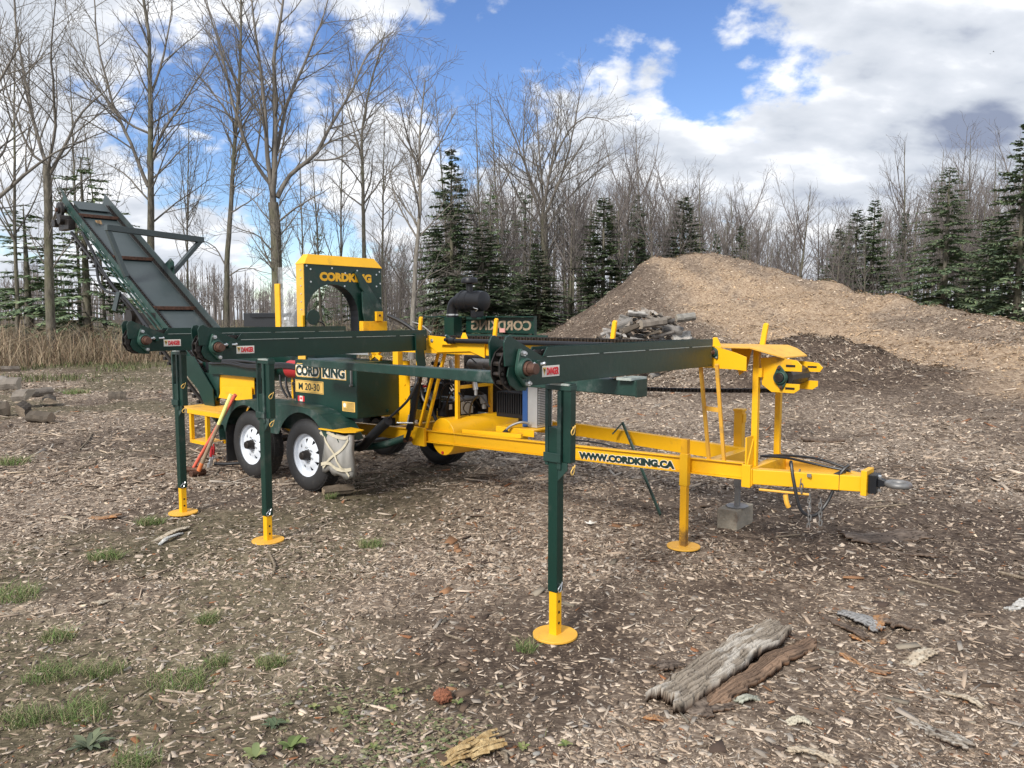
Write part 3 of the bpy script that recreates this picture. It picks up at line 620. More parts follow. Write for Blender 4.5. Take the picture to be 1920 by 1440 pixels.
part('drive_shaft', M().cyl((2.30,1.60,1.405), (.02,1.60,1.402), .020, 16).cyl((2.30,1.60,1.405),(2.24,1.60,1.405), .026, 16), black, P, smooth_=True)

# ---- crossbar under the deck arms
cb_ = part('deck_crossbar', M().add([(-.17,.47,1.185),(3.45,.94,1.175),(3.45,1.04,1.175),(-.17,.57,1.185),(-.17,.47,1.270),(3.45,.94,1.232),(3.45,1.04,1.232),(-.17,.57,1.270)], [(0,3,2,1),(4,5,6,7),(0,1,5,4),(1,2,6,5),(2,3,7,6),(3,0,4,7)]), green_dull, P, .006)
part('bolted_lug', M().box(-.16,-.07,.44,.60,1.2703,1.284).cyl((-.11,.47,1.284),(-.11,.47,1.27),.012,8), edge_pale, cb_)
part('crossbar_end_plate', M().box(-.178,-.1702,.465,.575,1.18,1.275), green, cb_, .002)

# ---- log deck arms
link_me = M().prism([(-.036,-.012),(-.026,-.018),(.026,-.018),(.036,-.012),(.036,.012),(.026,.018),(-.026,.018),(-.036,.012)], 'a', -.026, -.019)
def chain_link_mesh():
    m = M(); hexa = [(-.036,-.010),(-.024,-.017),(.024,-.017),(.036,-.010),(.036,.010),(.024,.017),(-.024,.017),(-.036,.010)]
    m.prism(hexa, 'a', -.027, -.020); m.prism(hexa, 'a', .020, .027); m.cyl((-.020,-.022,0),(.020,-.022,0), .011, 6); m.cyl((-.032,.022,0),(.032,.022,0), .008, 6)
    return m.mesh('deck_chain_link')
LINK = chain_link_mesh(); LINK.materials.append(oily)
def deck_arm(ac, H, vin, hb, drop):
    """ac centre in a, H = lift, vin inner end"""
    g = lambda pts: [(v_, h_+H) for v_, h_ in pts]
    a0, a1 = ac-.045, ac+.045
    m = M()
    side = g([(-.30,1.287),(vin,1.287),(vin,1.418),(-.30,1.418)])
    m.prism(side, 'a', a0, a0+.008); m.prism(side, 'a', a1-.008, a1)
    m.prism(g([(-.30,1.287),(vin,1.287),(vin,1.294),(-.30,1.294)]), 'a', a0+.0081, a1-.0081)
    m.prism(g([(-.12,1.40),(vin,1.40),(vin,1.408),(-.12,1.408)]), 'a', a0+.0081, a1-.0081)
    arm = part('log_deck_arm', m, green, P, .0015)
    for aa in (a0-.004, a1-.004):       # upper guard flanges
        part('guard_flange', M().prism(g([(-.185,1.4185),(vin,1.4185),(vin,1.462),(-.15,1.462)]), 'a', aa+.001, aa+.007), green, arm)
    m = M(); vs_ = -.155
    while vs_ < vin-.1: 
        ln = min(.40+.12*random.random(), vin-vs_-.02); m.prism(g([(vs_,1.4155),(vs_+ln,1.4155),(vs_+ln,1.4185),(vs_,1.4185)]), 'a', a0-.0045, a0-.0002); vs_ += ln+.045
    part('weld_seam', m, edge_pale, arm)
    # end ears
    for a_ in (a0-.002, a1-.006):
        part('end_ear', M().prism(g([(-.455,1.385),(-.462,1.49),(-.448,1.515),(-.425,1.52),(-.395,1.505),(-.19,1.42),(-.19,1.3702),(-.30,1.3702),(-.30,1.385)]), 'a', a_, a_+.009), green, arm, .001)
        part('end_cheek', M().prism(g([(-.30,1.286),(-.30,1.384),(-.43,1.384),(-.44,1.34),(-.42,1.30),(-.37,1.272),(-.305,1.268)]), 'a', a_+.001, a_+.0075), green, arm, .001)
    part('end_sprocket', M().cyl((ac-.018,-.37,1.372+H),(ac+.018,-.37,1.372+H), .068, 8), oily, arm, .002)
    c = (a0-.004, -.345, 1.372+H)
    # bearing faces forward (towards -a)
    ct, st = math.cos(R(14)), math.sin(R(14))
    poly = []
    for k in range(28):
        an = 2*math.pi*k/28; x_ = .050*math.cos(an); y_ = .050*math.sin(an)
        if abs(math.sin(an)) > .55: y_ = math.copysign(.092-.055*(abs(math.cos(an)))**1.4, y_); x_ = x_*.72
        poly.append((x_*ct+y_*st*-1, x_*st+y_*ct))
    part('flange_bearing', M().prism(poly, 'a', -.018, 0).lathe([(-.014,.049),(-.036,.046),(-.038,.037),(-.028,.034)], (0,0,0), 'a', 24), bearing_green, arm, .002, smooth_=True, loc=c)
    part('bearing_shaft', M().cyl((.10,0,0),(-.085,0,0), .025, 20).cyl((-.03,0,0),(-.05,0,0), .033, 20), rust_shaft, arm, .002, loc=c)
    for q in (1,-1):
        y_ = -st*.07*q; z_ = ct*.07*q; part('flange_bolt', M().cyl((-.018,y_,z_),(-.034,y_,z_), .013, 6).cyl((-.018,y_,z_),(-.044,y_,z_), .006, 8), steel, arm, loc=c)
    part('adjuster_block', M().box(a0-.030,a0-.002,-.262,-.238,1.362+H,1.404+H), green, arm, .002)
    part('adjuster_bolt', M().cyl((a0-.018,-.31,1.386+H),(a0-.018,-.195,1.386+H), .0065, 10).cyl((a0-.018,-.205,1.386+H),(a0-.018,-.195,1.386+H), .010, 6).cyl((a0-.018,-.28,1.386+H),(a0-.018,-.270,1.386+H), .012, 6), steel, arm)
    dc = part('danger_decal', M().box(a0-.0016, a0-.0001, -.190, -.055, 1.322+H, 1.374+H), paper, arm)
    letter('danger_lettering', 'DANGER', .046, red_ink, arm, (a0-.0025, -.155, 1.332+H), face='a', width=.094, offset=.0022)
    part('hazard_mark', M().prism([(-.187,1.367+H),(-.159,1.367+H),(-.173,1.330+H)], 'a', a0-.0026, a0-.0018), gold, arm)
    part('hazard_mark', M().prism([(-.181,1.363+H),(-.167,1.357+H),(-.171,1.341+H),(-.175,1.349+H)], 'a', a0-.0034, a0-.0027), dark_ink, arm)
    # chain: along the top, round the end
    path = []; v_ = vin-.02
    while v_ > -.36: path.append((v_, 1.432+H+.0, 0.0)); v_ -= .066
    for k in range(1, 7):
        an = math.pi/2+k*R(30); path.append((-.37+.083*math.cos(an), 1.372+H+.083*math.sin(an), an-math.pi/2))
    for (pv_, ph_, an) in path:
        if pv_ > -.2 and False: continue
        o = link('chain_link', LINK, arm); o.location = (-ac, pv_, ph_); o.rotation_euler = (an, 0, 0)
    part('chain_bed', M().box(a0+.0085, a1-.0085, -.28, vin, 1.4085+H, 1.4145+H), rust, arm)
    return arm
armA = deck_arm(-.015, .0, 1.60, 0, 0)
armB = deck_arm(2.625, .030, 1.60, 0, 0)
armC = deck_arm(3.665, .055, 1.55, 0, 0)
part('arm_hanger_plate', M().prism([(1.45,1.46),(1.55,1.46),(1.55,1.30),(1.57,1.20),(1.54,1.14),(1.49,1.14),(1.46,1.25)], 'a', 2.555, 2.568), green, P, .001)
part('hanger_pin', M().cyl((2.55,1.53,1.155),(2.58,1.53,1.155), .014, 10), galv, P)

# ---- leg posts under the deck arms
def deck_post(ac, H, lean, ydrop):
    top = 1.284+H
    pf = part('support_post', M().box(ac-.042, ac+.014, -.030, .026, .235+ydrop, 1.065), green, P, .004)   # main square tube
    part('outer_sleeve', M().box(ac-.118, ac-.072, -.026, .020, .895, top-.001), green, pf, .004)
    part('saddle_bracket', M().box(ac-.120, ac+.032, -.032, .024, top-.036, top-.012).box(ac+.012, ac+.031, -.034, -.004, .875, top-.037).box(ac-.066, ac-.044, -.036, .0, .86, top-.037), green_dull, pf, .002)
    part('saddle_top_plate', M().box(ac-.112, ac+.0, -.036, .022, top-.0118, top-.002), edge_pale, pf)
    part('clamp_plate', M().box(ac-.070, ac+.034, -.044, -.0365, .895, .940), green_dull, pf, .002)
    part('clamp_gusset', M().prism([(ac-.042,.895),(ac-.10,.895),(ac-.10,.86),(ac-.042,.80)], 'v', -.026, -.020), green_dull, pf)
    ft = part('inner_leg', M().box(ac-.038, ac+.008, -.026, .020, .012, .30+ydrop), yellow, pf, .003)
    for k in range(3 if ydrop == 0 else 2): part('dark_pin_disc', M().cyl((ac-.0388, -.003, .075+.055*k+ydrop*.3), (ac-.0375, -.003, .075+.055*k+ydrop*.3), .0075, 12), oily, pf)  # dark discs on the tube, painting the shade inside its pin holes
    part('foot_plate', M().cyl((ac-.015, -.003, .004), (ac-.015, -.003, .016), .113, 32), yellow_dirty, pf, .002)
    for (pv_, ph_) in ((-.005, .275+ydrop), (-.01, .875), (-.01, 1.07)):
        a_ = ac-.0435 if ph_ < .8 else ac-.1195
        clip = M().hose([(a_,pv_-.0,ph_),(a_-.012,pv_-.006,ph_+.004),(a_-.014,pv_-.03,ph_-.014),(a_-.012,pv_-.022,ph_-.032),(a_-.012,pv_-.006,ph_-.024),(a_-.008,pv_+.01,ph_+.012)], .0028, 6, 4)
        part('hitch_pin_clip', clip, gold if ph_ > .8 else steel, pf)
    return pf
deck_post(0.010, 0, 0, 0)
deck_post(2.57, .030, 0, -.045)
deck_post(3.80, .055, 0, -.02)

# ---- axles and wheels
AX = (3.70, 4.63); WR = .335
def wheel_parts(ac, vo, sgn, parent):
    """vo = outer face, sgn = +1 when the wheel runs from vo towards +v"""
    w_ = .20; p_ = [(0+.012,.20),(.0,.225),(.002,.27),(.012,.31),(.030,.328),(.055,WR),(.145,WR),(.170,.328),(.188,.31),(.198,.27),(.20,.225),(.188,.20)]
    prof = [(o_*sgn, r) for o_, r in p_]
    ty = M().lathe(prof, (0,0,0), 'v', 56)
    ty.f = ty.f[:-2]
    t_ = part('tyre', ty, rubber, parent, smooth_=True, loc=(ac, vo, WR))
    return t_
def tread(ac, vo, sgn, parent):
    m = M()
    for k in range(60):
        an = 2*math.pi*k/60; 
        for j_, (o0, o1, sh) in enumerate(((.026,.060,.0),(.066,.097,.5),(.103,.134,0),(.140,.174,.5))):
            a2 = an+sh*2*math.pi/60; r0 = WR-.004 if j_ in (1,2) else WR-.007; t0 = Vector((math.cos(a2), 0, math.sin(a2))); tt = Vector((-math.sin(a2), 0, math.cos(a2)))
            c_ = t0*(r0+.0035); P8 = []
            for dr in (-.004, .0042):
                for dt_, oo in ((-.0125,o0),(.0125,o0+.004),(.0125,o1),(-.0125,o1-.004)): P8.append(c_+t0*dr+tt*dt_+Vector((0, oo*sgn, 0)))
            m.add(P8, [(0,3,2,1),(4,5,6,7),(0,1,5,4),(1,2,6,5),(2,3,7,6),(3,0,4,7)])
    part('tread_block', m, rubber, parent, loc=(ac, vo, WR), kind='stuff')
def rim_mesh(sgn):
    # barrel + dished disc with eight openings
    n = 160; m = M()
    prof = [(-.004,.213),(.004,.216),(.012,.206),(.016,.196),(.045,.190),(.050,.180),(.050,.170)]
    P_ = []; 
    for o_, r in prof:
        for k in range(n): an = 2*math.pi*k/n; P_.append((math.cos(an)*r, o_*sgn, math.sin(an)*r))
    F_ = [(i*n+k, i*n+(k+1)%n, (i+1)*n+(k+1)%n, (i+1)*n+k) for i in range(len(prof)-1) for k in range(n)]
    base = (len(prof)-1)*n
    rings = [(.047,.160),(.043,.148),(.038,.134),(.033,.122),(.029,.112),(.026,.100),(.026,.085),(.028,.060),(.020,.050),(.018,.042)]
    prev = base
    for i, (o_, r) in enumerate(rings):
        cur = len(P_)
        for k in range(n): an = 2*math.pi*k/n; P_.append((math.cos(an)*r, o_*sgn, math.sin(an)*r))
        for k in range(n):
            ph = (k+.5)/n*8 % 1.0; d_ = abs(ph-.5)
            hole = (i == 2 and d_ < .155) or (i == 3 and d_ < .115) or (i == 4 and d_ < .07)
            if not hole: F_.append((prev+k, prev+(k+1)%n, cur+(k+1)%n, cur+k))
        prev = cur
    m.add(P_, F_); me = m.mesh('wheel_rim'); me.shade_smooth(); me.set_sharp_from_angle(angle=R(35)); return me
RIM = rim_mesh(1); RIM.materials.append(white)
DARK = M().lathe([(.07,.19),(.19,.19)], (0,0,0), 'v', 24).mesh('wheel_well_shade'); DARK.materials.append(oily)  # dark drum behind the rim openings, standing in for the shaded wheel interior
for ac in AX:
    wh = part('wheel', M().cyl((ac,1.16,WR),(ac,1.36,WR), .045, 16), oily, P)
    wheel_parts(ac, 1.12, 1, wh); tread(ac, 1.12, 1, wh)
    o = link('rim', RIM, wh); o.location = (-ac, 1.135, WR); o.rotation_euler = (0, R(8), 0)
    o.modifiers.new('thick', 'SOLIDIFY').thickness = .004
    o = link('rim_opening_shade', DARK, wh); o.location = (-ac, 1.13, WR)
    part('hub', M().lathe([(0,.046),(-.05,.044),(-.075,.036),(-.078,.0001)], (ac,1.155,WR), 'v', 14).cyl((ac,1.158,WR),(ac,1.150,WR),.058,6), oily, wh, .002, smooth_=True)
    for k in range(6):
        an = 2*math.pi*(k+.3)/6; part('wheel_nut', M().cyl((ac+.07*math.cos(an),1.163,WR+.07*math.sin(an)), (ac+.07*math.cos(an),1.142,WR+.07*math.sin(an)), .010, 6), steel, wh)
    wh2 = part('wheel', M().cyl((ac,2.75,WR),(ac,2.9,WR), .10, 16), oily, P)
    wheel_parts(ac, 3.0, -1, wh2); tread(ac, 3.0, -1, wh2)
    part('axle', M().cyl((ac,1.33,WR+.02),(ac,2.8,WR+.02), .038, 12), oily, P)
    part('leaf_spring', M().bar((ac-.35,1.75,.40),(ac,1.75,.31),.05,.03).bar((ac,1.75,.31),(ac+.35,1.75,.40),.05,.03), oily, P)
def fender(v0, v1, parent, skirt_v):
    top = [(5.13,.33),(5.15,.45),(5.12,.56),(5.05,.655),(4.93,.73),(4.80,.765),(4.62,.78),(4.2,.785),(3.75,.785),(3.58,.775),(3.42,.735),(3.28,.665),(3.19,.58),(3.15,.52)]
    m = M(); t_ = .006
    for (p, q) in zip(top[:-1], top[1:]):
        p_, q_ = Vector((p[0],0,p[1])), Vector((q[0],0,q[1])); nn = Vector((-(q[1]-p[1]),0,(q[0]-p[0]))).normalized()*t_
        if nn.z < 0 and abs(nn.z) > abs(nn.x): nn = -nn
        m.add([(p[0],v0,p[1]),(q[0],v0,q[1]),(q[0],v1,q[1]),(p[0],v1,p[1]),(p[0]+nn.x,v0,p[1]+nn.z),(q[0]+nn.x,v0,q[1]+nn.z),(q[0]+nn.x,v1,q[1]+nn.z),(p[0]+nn.x,v1,p[1]+nn.z)], [(0,1,2,3),(7,6,5,4),(0,4,5,1),(2,6,7,3)])
    # side skirt following both tyres
    def th(a):
        for (p, q) in zip(top[:-1], top[1:]):
            if q[0] <= a <= p[0]: return p[1]+(q[1]-p[1])*(p[0]-a)/(p[0]-q[0]+1e-9)
        return .55
    aa = np.linspace(3.17, 5.12, 60); up = []; lo = []
    for a in aa:
        h = .56
        for c in AX:
            if abs(a-c) < .40: h = max(h if abs(a-c) > 1 else -1, WR+math.sqrt(.40**2-(a-c)**2)) if True else h
        inb = [WR+math.sqrt(.40**2-(a-c)**2) for c in AX if abs(a-c) < .40]
        h = max(inb) if inb else .50
        if abs(a-(AX[0]+AX[1])/2) < .12: h = max(.50, min(h, .56)) if inb else .50
        up.append(th(a)); lo.append(min(max(h, .34), th(a)-.03))
    P_ = [(a, skirt_v, u) for a, u in zip(aa, up)]+[(a, skirt_v, l_) for a, l_ in zip(aa, lo)]+[(a, skirt_v+.005, u) for a, u in zip(aa, up)]+[(a, skirt_v+.005, l_) for a, l_ in zip(aa, lo)]
    n_ = len(aa); F_ = []
    for i in range(n_-1): F_ += [(i,i+1,n_+i+1,n_+i),(2*n_+i,3*n_+i,3*n_+i+1,2*n_+i+1),(n_+i,n_+i+1,3*n_+i+1,3*n_+i)]
    m.add(P_, F_); vi = v1-.006 if skirt_v < 2 else v0+.006
    m.prism([(5.10,.50),(5.02,.64),(4.90,.72),(4.6,.765),(3.75,.765),(3.5,.74),(3.3,.65),(3.2,.50)], 'v', vi, vi+.004)
    return part('tandem_fender', m, green_dull, parent, smooth_=True)
fender(1.085, 1.36, P, 1.087)
fender(2.78, 3.03, P, 3.02)
part('mud_flap', M().box(5.02, 5.035, 1.10, 1.34, .12, .50), rubber, P)
# ---- lettered tool box
tb = part('hydraulic_tank_box', M().box(3.16, 4.085, 1.30, 1.79, .70, 1.20), green, P, .006)
part('box_lid_seam', M().box(3.158, 4.087, 1.297, 1.792, 1.15, 1.158), green_dull, tb)
def outline_word(body, a, h, size, width, rounded):
    letter('decal_outline', body, size, gold, tb, (a+.006, 1.2985, h-.004), width=width+.018, offset=.0145, depth=.001)
    letter('decal_outline', body, size, paper, tb, (a, 1.2972, h), width=width+.008, offset=.011, depth=.001)
    letter('decal_lettering', body, size, dark_ink, tb, (a-.002, 1.296, h), width=width, offset=.0068, depth=.001)
outline_word('CORD', 4.065, 1.055, .125, .36, True)
part('king_decal_border', M().box(3.305, 3.668, 1.2992, 1.2998, 1.035, 1.165), gold, tb)
part('king_decal_field', M().box(3.312, 3.661, 1.2988, 1.2991, 1.042, 1.158), paper, tb)
rr_ = lambda d_: [(3.70+d_+c_*.0+(.0), z_) for c_, z_ in ()] or [(3.70+d_,1.065),(3.71+d_,1.045+d_),(3.73,1.035+d_),(4.045,1.035+d_),(4.065-d_,1.045+d_),(4.075-d_,1.065),(4.075-d_,1.135),(4.065-d_,1.155-d_),(4.045,1.165-d_),(3.73,1.165-d_),(3.71+d_,1.155-d_),(3.70+d_,1.135)]
part('cord_decal_border', M().prism(rr_(0), 'v', 1.2992, 1.2998), gold, tb, .0)
part('cord_decal_field', M().prism(rr_(.007), 'v', 1.2988, 1.2991), paper, tb)
outline_word('KING', 3.650, 1.055, .125, .33, False)
part('model_plate', M().box(3.64, 4.08, 1.2975, 1.2998, .888, 1.005), gold, tb)
part('model_plate_line', M().box(3.648, 4.072, 1.2970, 1.2974, .895, .998), dark_ink, tb)
part('model_plate_face', M().box(3.651, 4.069, 1.2965, 1.2969, .898, .995), gold, tb)
letter('model_lettering', 'M 20-30', .095, dark_ink, tb, (4.025, 1.2955, .915), width=.33, offset=.0012)
for a0, a1, mt_ in ((4.015, 4.045, red_ink), (3.970, 4.015, paper), (3.940, 3.970, red_ink)): part('flag_decal_stripe', M().box(a0, a1, 1.2975, 1.2998, .80, .853), mt_, tb)
leafp = [(0,.02),(.004,.012),(.010,.014),(.009,.004),(.017,.006),(.013,-.002),(.016,-.006),(.003,-.008),(.0015,-.018)]
leafp = leafp+[(-x_, y_) for x_, y_ in reversed(leafp[1:])]
part('flag_maple_leaf', M().prism([(3.9925+x_, .828+y_) for x_, y_ in leafp], 'v', 1.2966, 1.2974), red_ink, tb)
part('address_sticker', M().box(3.186, 3.365, 1.2975, 1.2998, .757, .846), gold, tb)
part('address_sticker_emblem', M().cyl((3.332,1.2974,.812), (3.332,1.2968,.812), .020, 20), paper, tb)
for k in range(5): part('address_sticker_line', M().box(3.20, 3.30 if k > 0 else 3.29, 1.2968, 1.2974, .832-.010*k, .8355-.010*k), dark_ink, tb)
for k in range(3): part('address_sticker_line', M().box(3.20, 3.35, 1.2968, 1.2974, .782-.009*k, .7855-.009*k), dark_ink, tb)
part('draw_latch', M().box(3.212, 3.226, 1.280, 1.299, 1.0, 1.13).cyl((3.219,1.299,.995),(3.219,1.27,.995),.012,10), galv, tb, .002)
part('box_knob', M().cyl((3.158,1.66,.74),(3.145,1.66,.74),.014,10), green, tb)

# ---- panel, cylinders, legs and frames between box and tank
part('yellow_back_panel', M().box(3.02, 3.22, 1.80, 1.81, .60, 1.20), yellow, P, .002)
for h_ in (.85, .98, 1.1): part('panel_bolt', M().cyl((3.08,1.80,h_),(3.08,1.792,h_),.011,6), yellow, P)
part('leaning_leg_tube', M().bar((2.52,1.78,1.33), (2.80,1.80,.60), .024, .024), yellow, P, .003)
part('leaning_leg_tube', M().bar((2.66,1.84,1.33), (2.95,1.86,.60), .024, .024), yellow, P, .003)
part('engine_frame_post', M().box(2.55, 2.585, 1.95, 1.985, .68, 1.30), yellow, P, .003)
part('engine_frame', M().box(2.552, 2.583, 1.986, 2.44, .955, .985).box(2.552, 2.583, 2.40, 2.435, .68, .9549).box(2.552,2.583,2.18,2.21,.9855,1.05), yellow, P, .003)
part('frame_gusset', M().box(2.80, 2.95, 1.785, 1.80, .43, .60).prism([(2.80,.43),(2.95,.43),(3.03,.53),(2.95,.60),(2.80,.60)], 'v', 1.77, 1.782), yellow, P, .002)
cy = part('lift_cylinder', M().cyl((2.67,1.60,1.11), (2.86,1.66,.62), .030, 18).cyl((2.86,1.66,.62),(2.93,1.68,.49), .020, 14).cyl((2.84,1.65,.66),(2.87,1.66,.60), .035, 18), black, P, .002, smooth_=True)
part('cylinder_label', M().bar((2.825,1.617,.735), (2.862,1.628,.64), .004, .024, (0,1,0)), paper, cy)
part('cylinder_clevis', M().cyl((2.94,1.66,.49),(2.94,1.74,.49), .022, 12), rust, cy)
part('cylinder_roller', M().cyl((2.99,1.72,.505),(2.99,1.76,.505), .028, 14), yellow, P)
part('hydraulic_hose', M().hose([(2.66,1.58,1.10),(2.60,1.50,1.05),(2.66,1.46,.90),(2.78,1.42,.78),(2.90,1.42,.70),(3.0,1.45,.62)], .012), hose_m, P, smooth_=True)
part('hose_fitting', M().cyl((2.66,1.58,1.10),(2.64,1.53,1.03),.014,8).cyl((2.80,1.64,.66),(2.95,1.58,.655),.009,8), steel, P)
part('hose_sleeve', M().hose([(2.86,1.40,.70),(2.98,1.42,.63),(3.12,1.44,.54),(3.26,1.46,.44),(3.36,1.48,.40)], .042, 12), hose_m, P, smooth_=True)
part('hose_bundle', M().hose([(2.70,1.95,.56),(3.0,1.8,.50),(3.3,1.7,.40),(3.6,1.6,.36)], .035, 10), green_dull, P, smooth_=True)

# ---- cross tank (air/oil tank) and oil cooler
tk = part('cylindrical_tank', M().cyl((2.63,1.84,.53), (2.52,2.78,.53), .168, 48), yellow, P, .004, smooth_=True)
part('tank_drain_plug', M().cyl((2.63,1.845,.385),(2.63,1.83,.385),.014,8), red_p, tk)
part('tank_saddle', M().prism([(2.42,.567),(2.42,.615),(1.75,.635),(1.75,.60),(2.3,.567)], 'v', 1.87, 1.90), yellow, P, .002)
part('cooler_shelf', M().box(1.70, 2.12, 1.98, 2.26, .645, .660).box(1.70,2.12,1.98,1.99,.60,.645), yellow, P, .002)
oc = part('oil_cooler', M().box(1.745, 1.845, 2.08, 2.30, .663, 1.04), alu, P, .003)
part('cooler_housing', M().box(1.8455, 1.90, 2.075, 2.305, .661, 1.05), blue, oc, .004)
for k in range(24): part('cooler_louvre', M().box(1.732, 1.7445, 2.095, 2.285, .69+.0142*k, .697+.0142*k), paper if k % 1 else alu, oc)
part('cooler_core', M().box(1.7435, 1.7448, 2.09, 2.29, .685, 1.03), oily, oc)
part('hydraulic_hose', M().hose([(1.80,2.05,.70),(1.86,2.0,.71),(1.94,1.95,.67),(1.99,1.92,.60)], .011), galv, P, smooth_=True)
part('hose_end', M().cyl((1.95,1.93,.64),(2.05,1.90,.545),.020,12), hose_m, P)
# ---- engine
en = part('engine_block', M().box(2.45, 3.25, 2.62, 3.0, .66, 1.02).box(2.60, 3.15, 2.66, 2.95, 1.02, 1.22).box(2.2,2.42,2.6,2.95,.9,1.28).box(2.70,3.0,2.70,2.9,1.22,1.28), oily, P, .012)
for k in range(9): part('cooling_fin', M().box(2.62+.055*k, 2.64+.055*k, 2.64, 2.659, 1.03, 1.20), black, en)
part('engine_shroud', M().box(2.0, 2.34, 2.24, 2.6, .70, .93), black, P, .006)
for k in range(12): part('shroud_rib', M().box(2.01+.027*k, 2.022+.027*k, 2.228, 2.24, .74, .92), black, P)
part('exhaust_muffler', M().cyl((2.5,2.52,1.14),(2.95,2.54,1.14), .06, 16), galv, P, .003, smooth_=True)
part('oil_filter', M().cyl((3.05,2.12,.66),(3.05,2.12,.80), .042, 16).cyl((3.05,2.12,.80),(3.05,2.12,.83),.05,16), black, P, .003, smooth_=True)
part('valve_block', M().box(2.9,3.06,2.05,2.2,.86,.98).cyl((2.98,2.03,.94),(2.98,2.03,1.12),.03,12).cyl((2.92,2.04,.80),(3.0,2.04,.86),.05,12), black, P, .003)
rg = np.random.default_rng(55)
for k in range(46):
    a = 2.5+.85*rg.random(); v = 2.1+.42*rg.random(); h = .68+.50*rg.random(); r = .012+.03*rg.random(); q = k % 4; mt_ = (black, oily, oily, galv, alu, hose_m)[int(rg.integers(0, 6))]
    if q == 0: part('engine_fitting', M().cyl((a,v,h),(a,v-.05-.05*rg.random(),h+.01), r, 10).cyl((a,v,h),(a,v-.09,h+.01), r*.5, 8), mt_, en, smooth_=True)
    elif q == 1: part('engine_fitting', M().cyl((a,v,h),(a+.02,v,h+.06+.05*rg.random()), r, 10).cyl((a,v,h),(a,v,h-.05), r*.6, 8), mt_, en, smooth_=True)
    elif q == 2: part('engine_bracket', M().box(a,a+.03+.06*rg.random(),v,v+.012,h,h+.03+.05*rg.random()).box(a,a+.012,v,v+.05,h,h+.03), mt_, en)
    else: part('engine_hose', M().hose([(a,v,h),(a+.05,v-.04,h+.06*rg.random()),(a+.12,v-.02,h-.03),(a+.2*rg.random(),v+.05,h-.12)], .006+.007*rg.random(), 6, 4), hose_m, en, smooth_=True)
part('oil_cap', M().cyl((3.10,2.0,.985),(3.07,1.98,1.0),.022,10).box(3.03,3.13,1.99,2.03,.94,.96), red_p, P)
bt = part('battery', M().box(2.85, 3.03, 2.27, 2.55, .655, .80), black, P, .004)
part('battery_lid', M().box(2.845, 3.035, 2.265, 2.555, .8005, .822), alu, bt, .002)
part('battery_label', M().box(2.843, 2.8495, 2.31, 2.47, .67, .79), paper, bt)
part('warning_sticker', M().box(2.843, 2.8495, 2.145, 2.18, .73, .78), paper, P)
part('ecu_box', M().box(2.85, 2.98, 2.12, 2.24, .66, .80), black, P, .003)
for k, q in enumerate(((2.5,2.0,.84),(2.6,2.02,.9),(2.85,2.1,.95),(2.3,2.1,.8))):
    part('wiring_loom', M().hose([(q[0],q[1],q[2]), (q[0]+.08,q[1]-.04,q[2]+.10), (q[0]+.2,q[1]-.02,q[2]+.02), (q[0]+.30,q[1]+.05,q[2]-.15)], .009), hose_m, P, smooth_=True)
part('hydraulic_hose', M().hose([(3.06,2.0,.96),(3.0,1.95,.85),(2.92,1.97,.75),(2.86,2.0,.62)], .016), hose_m, P, smooth_=True)
part('fuel_cap', M().cyl((2.12,2.35,.64),(2.12,2.35,.74),.04,16), hose_m, P)
part('fuel_neck', M().cyl((2.12,2.35,.56),(2.12,2.35,.66),.045,16), yellow, P)
ac_ = part('air_cleaner', M().lathe([(0,.06),(.02,.098),(.08,.104),(.20,.104),(.205,.110),(.225,.110),(.23,.104),(.285,.106),(.29,.112),(.31,.112),(.315,.100),(.36,.092),(.37,.05)], (2.97,2.8,1.765), 'a', 32), black, P, smooth_=True)
part('intake_cap', M().lathe([(0,.035),(.09,.035),(.10,.085),(.112,.088),(.145,.078),(.155,.062),(.158,.002)], (3.19,2.8,1.85), 'h', 32), black, ac_, smooth_=True)
part('intake_elbow', M().hose([(3.28,2.8,1.77),(3.36,2.8,1.77),(3.42,2.8,1.73),(3.44,2.8,1.64),(3.44,2.8,1.48)], .060, 18), black, ac_, smooth_=True)
part('elbow_clamp', M().cyl((3.44,2.8,1.62),(3.44,2.8,1.635), .065, 20), steel, ac_)
part('cleaner_bracket', M().box(3.05,3.12,2.74,2.86,1.60,1.67), black, ac_)
part('cleaner_clip', M().hose([(3.04,2.695,1.70),(3.0,2.67,1.69),(2.97,2.68,1.68),(3.0,2.69,1.66)], .005, 6), steel, ac_)
part('air_cleaner_stand', M().box(3.36,3.50,2.74,2.86,1.2,1.60).box(3.0,3.2,2.76,2.84,1.58,1.60), green, P)
# lettered guard on the far side: its cut-out name is seen from behind
gs = part('name_guard', M().box(2.40, 3.33, 2.895, 2.90, 1.44, 1.598).box(2.39, 2.40, 2.86, 2.90, 1.43, 1.60), green, P)
part('guard_top_angle', M().box(2.39, 3.92, 2.84, 2.9, 1.600, 1.612), green, P)
me = text_mesh('CORDKING', .13, .003, .004); xs = [q.co.x for q in me.vertices]; k_ = .80/(max(xs)-min(xs))
for q in me.vertices: q.co.x *= -k_
me.flip_normals(); me.materials.append(cutlet); o = link('cut_out_lettering', me, gs); o.location = (-2.45, 2.892, 1.475); o.rotation_euler = (math.pi/2, 0, 0)
part('guard_rail_lower', M().box(2.2, 3.3, 2.80, 2.83, 1.40, 1.43), green_dull, P)
part('guard_tag', M().box(2.75, 2.82, 2.84, 2.85, 1.45, 1.49), mat('pink_tag', (.6,.3,.27), .6), P)
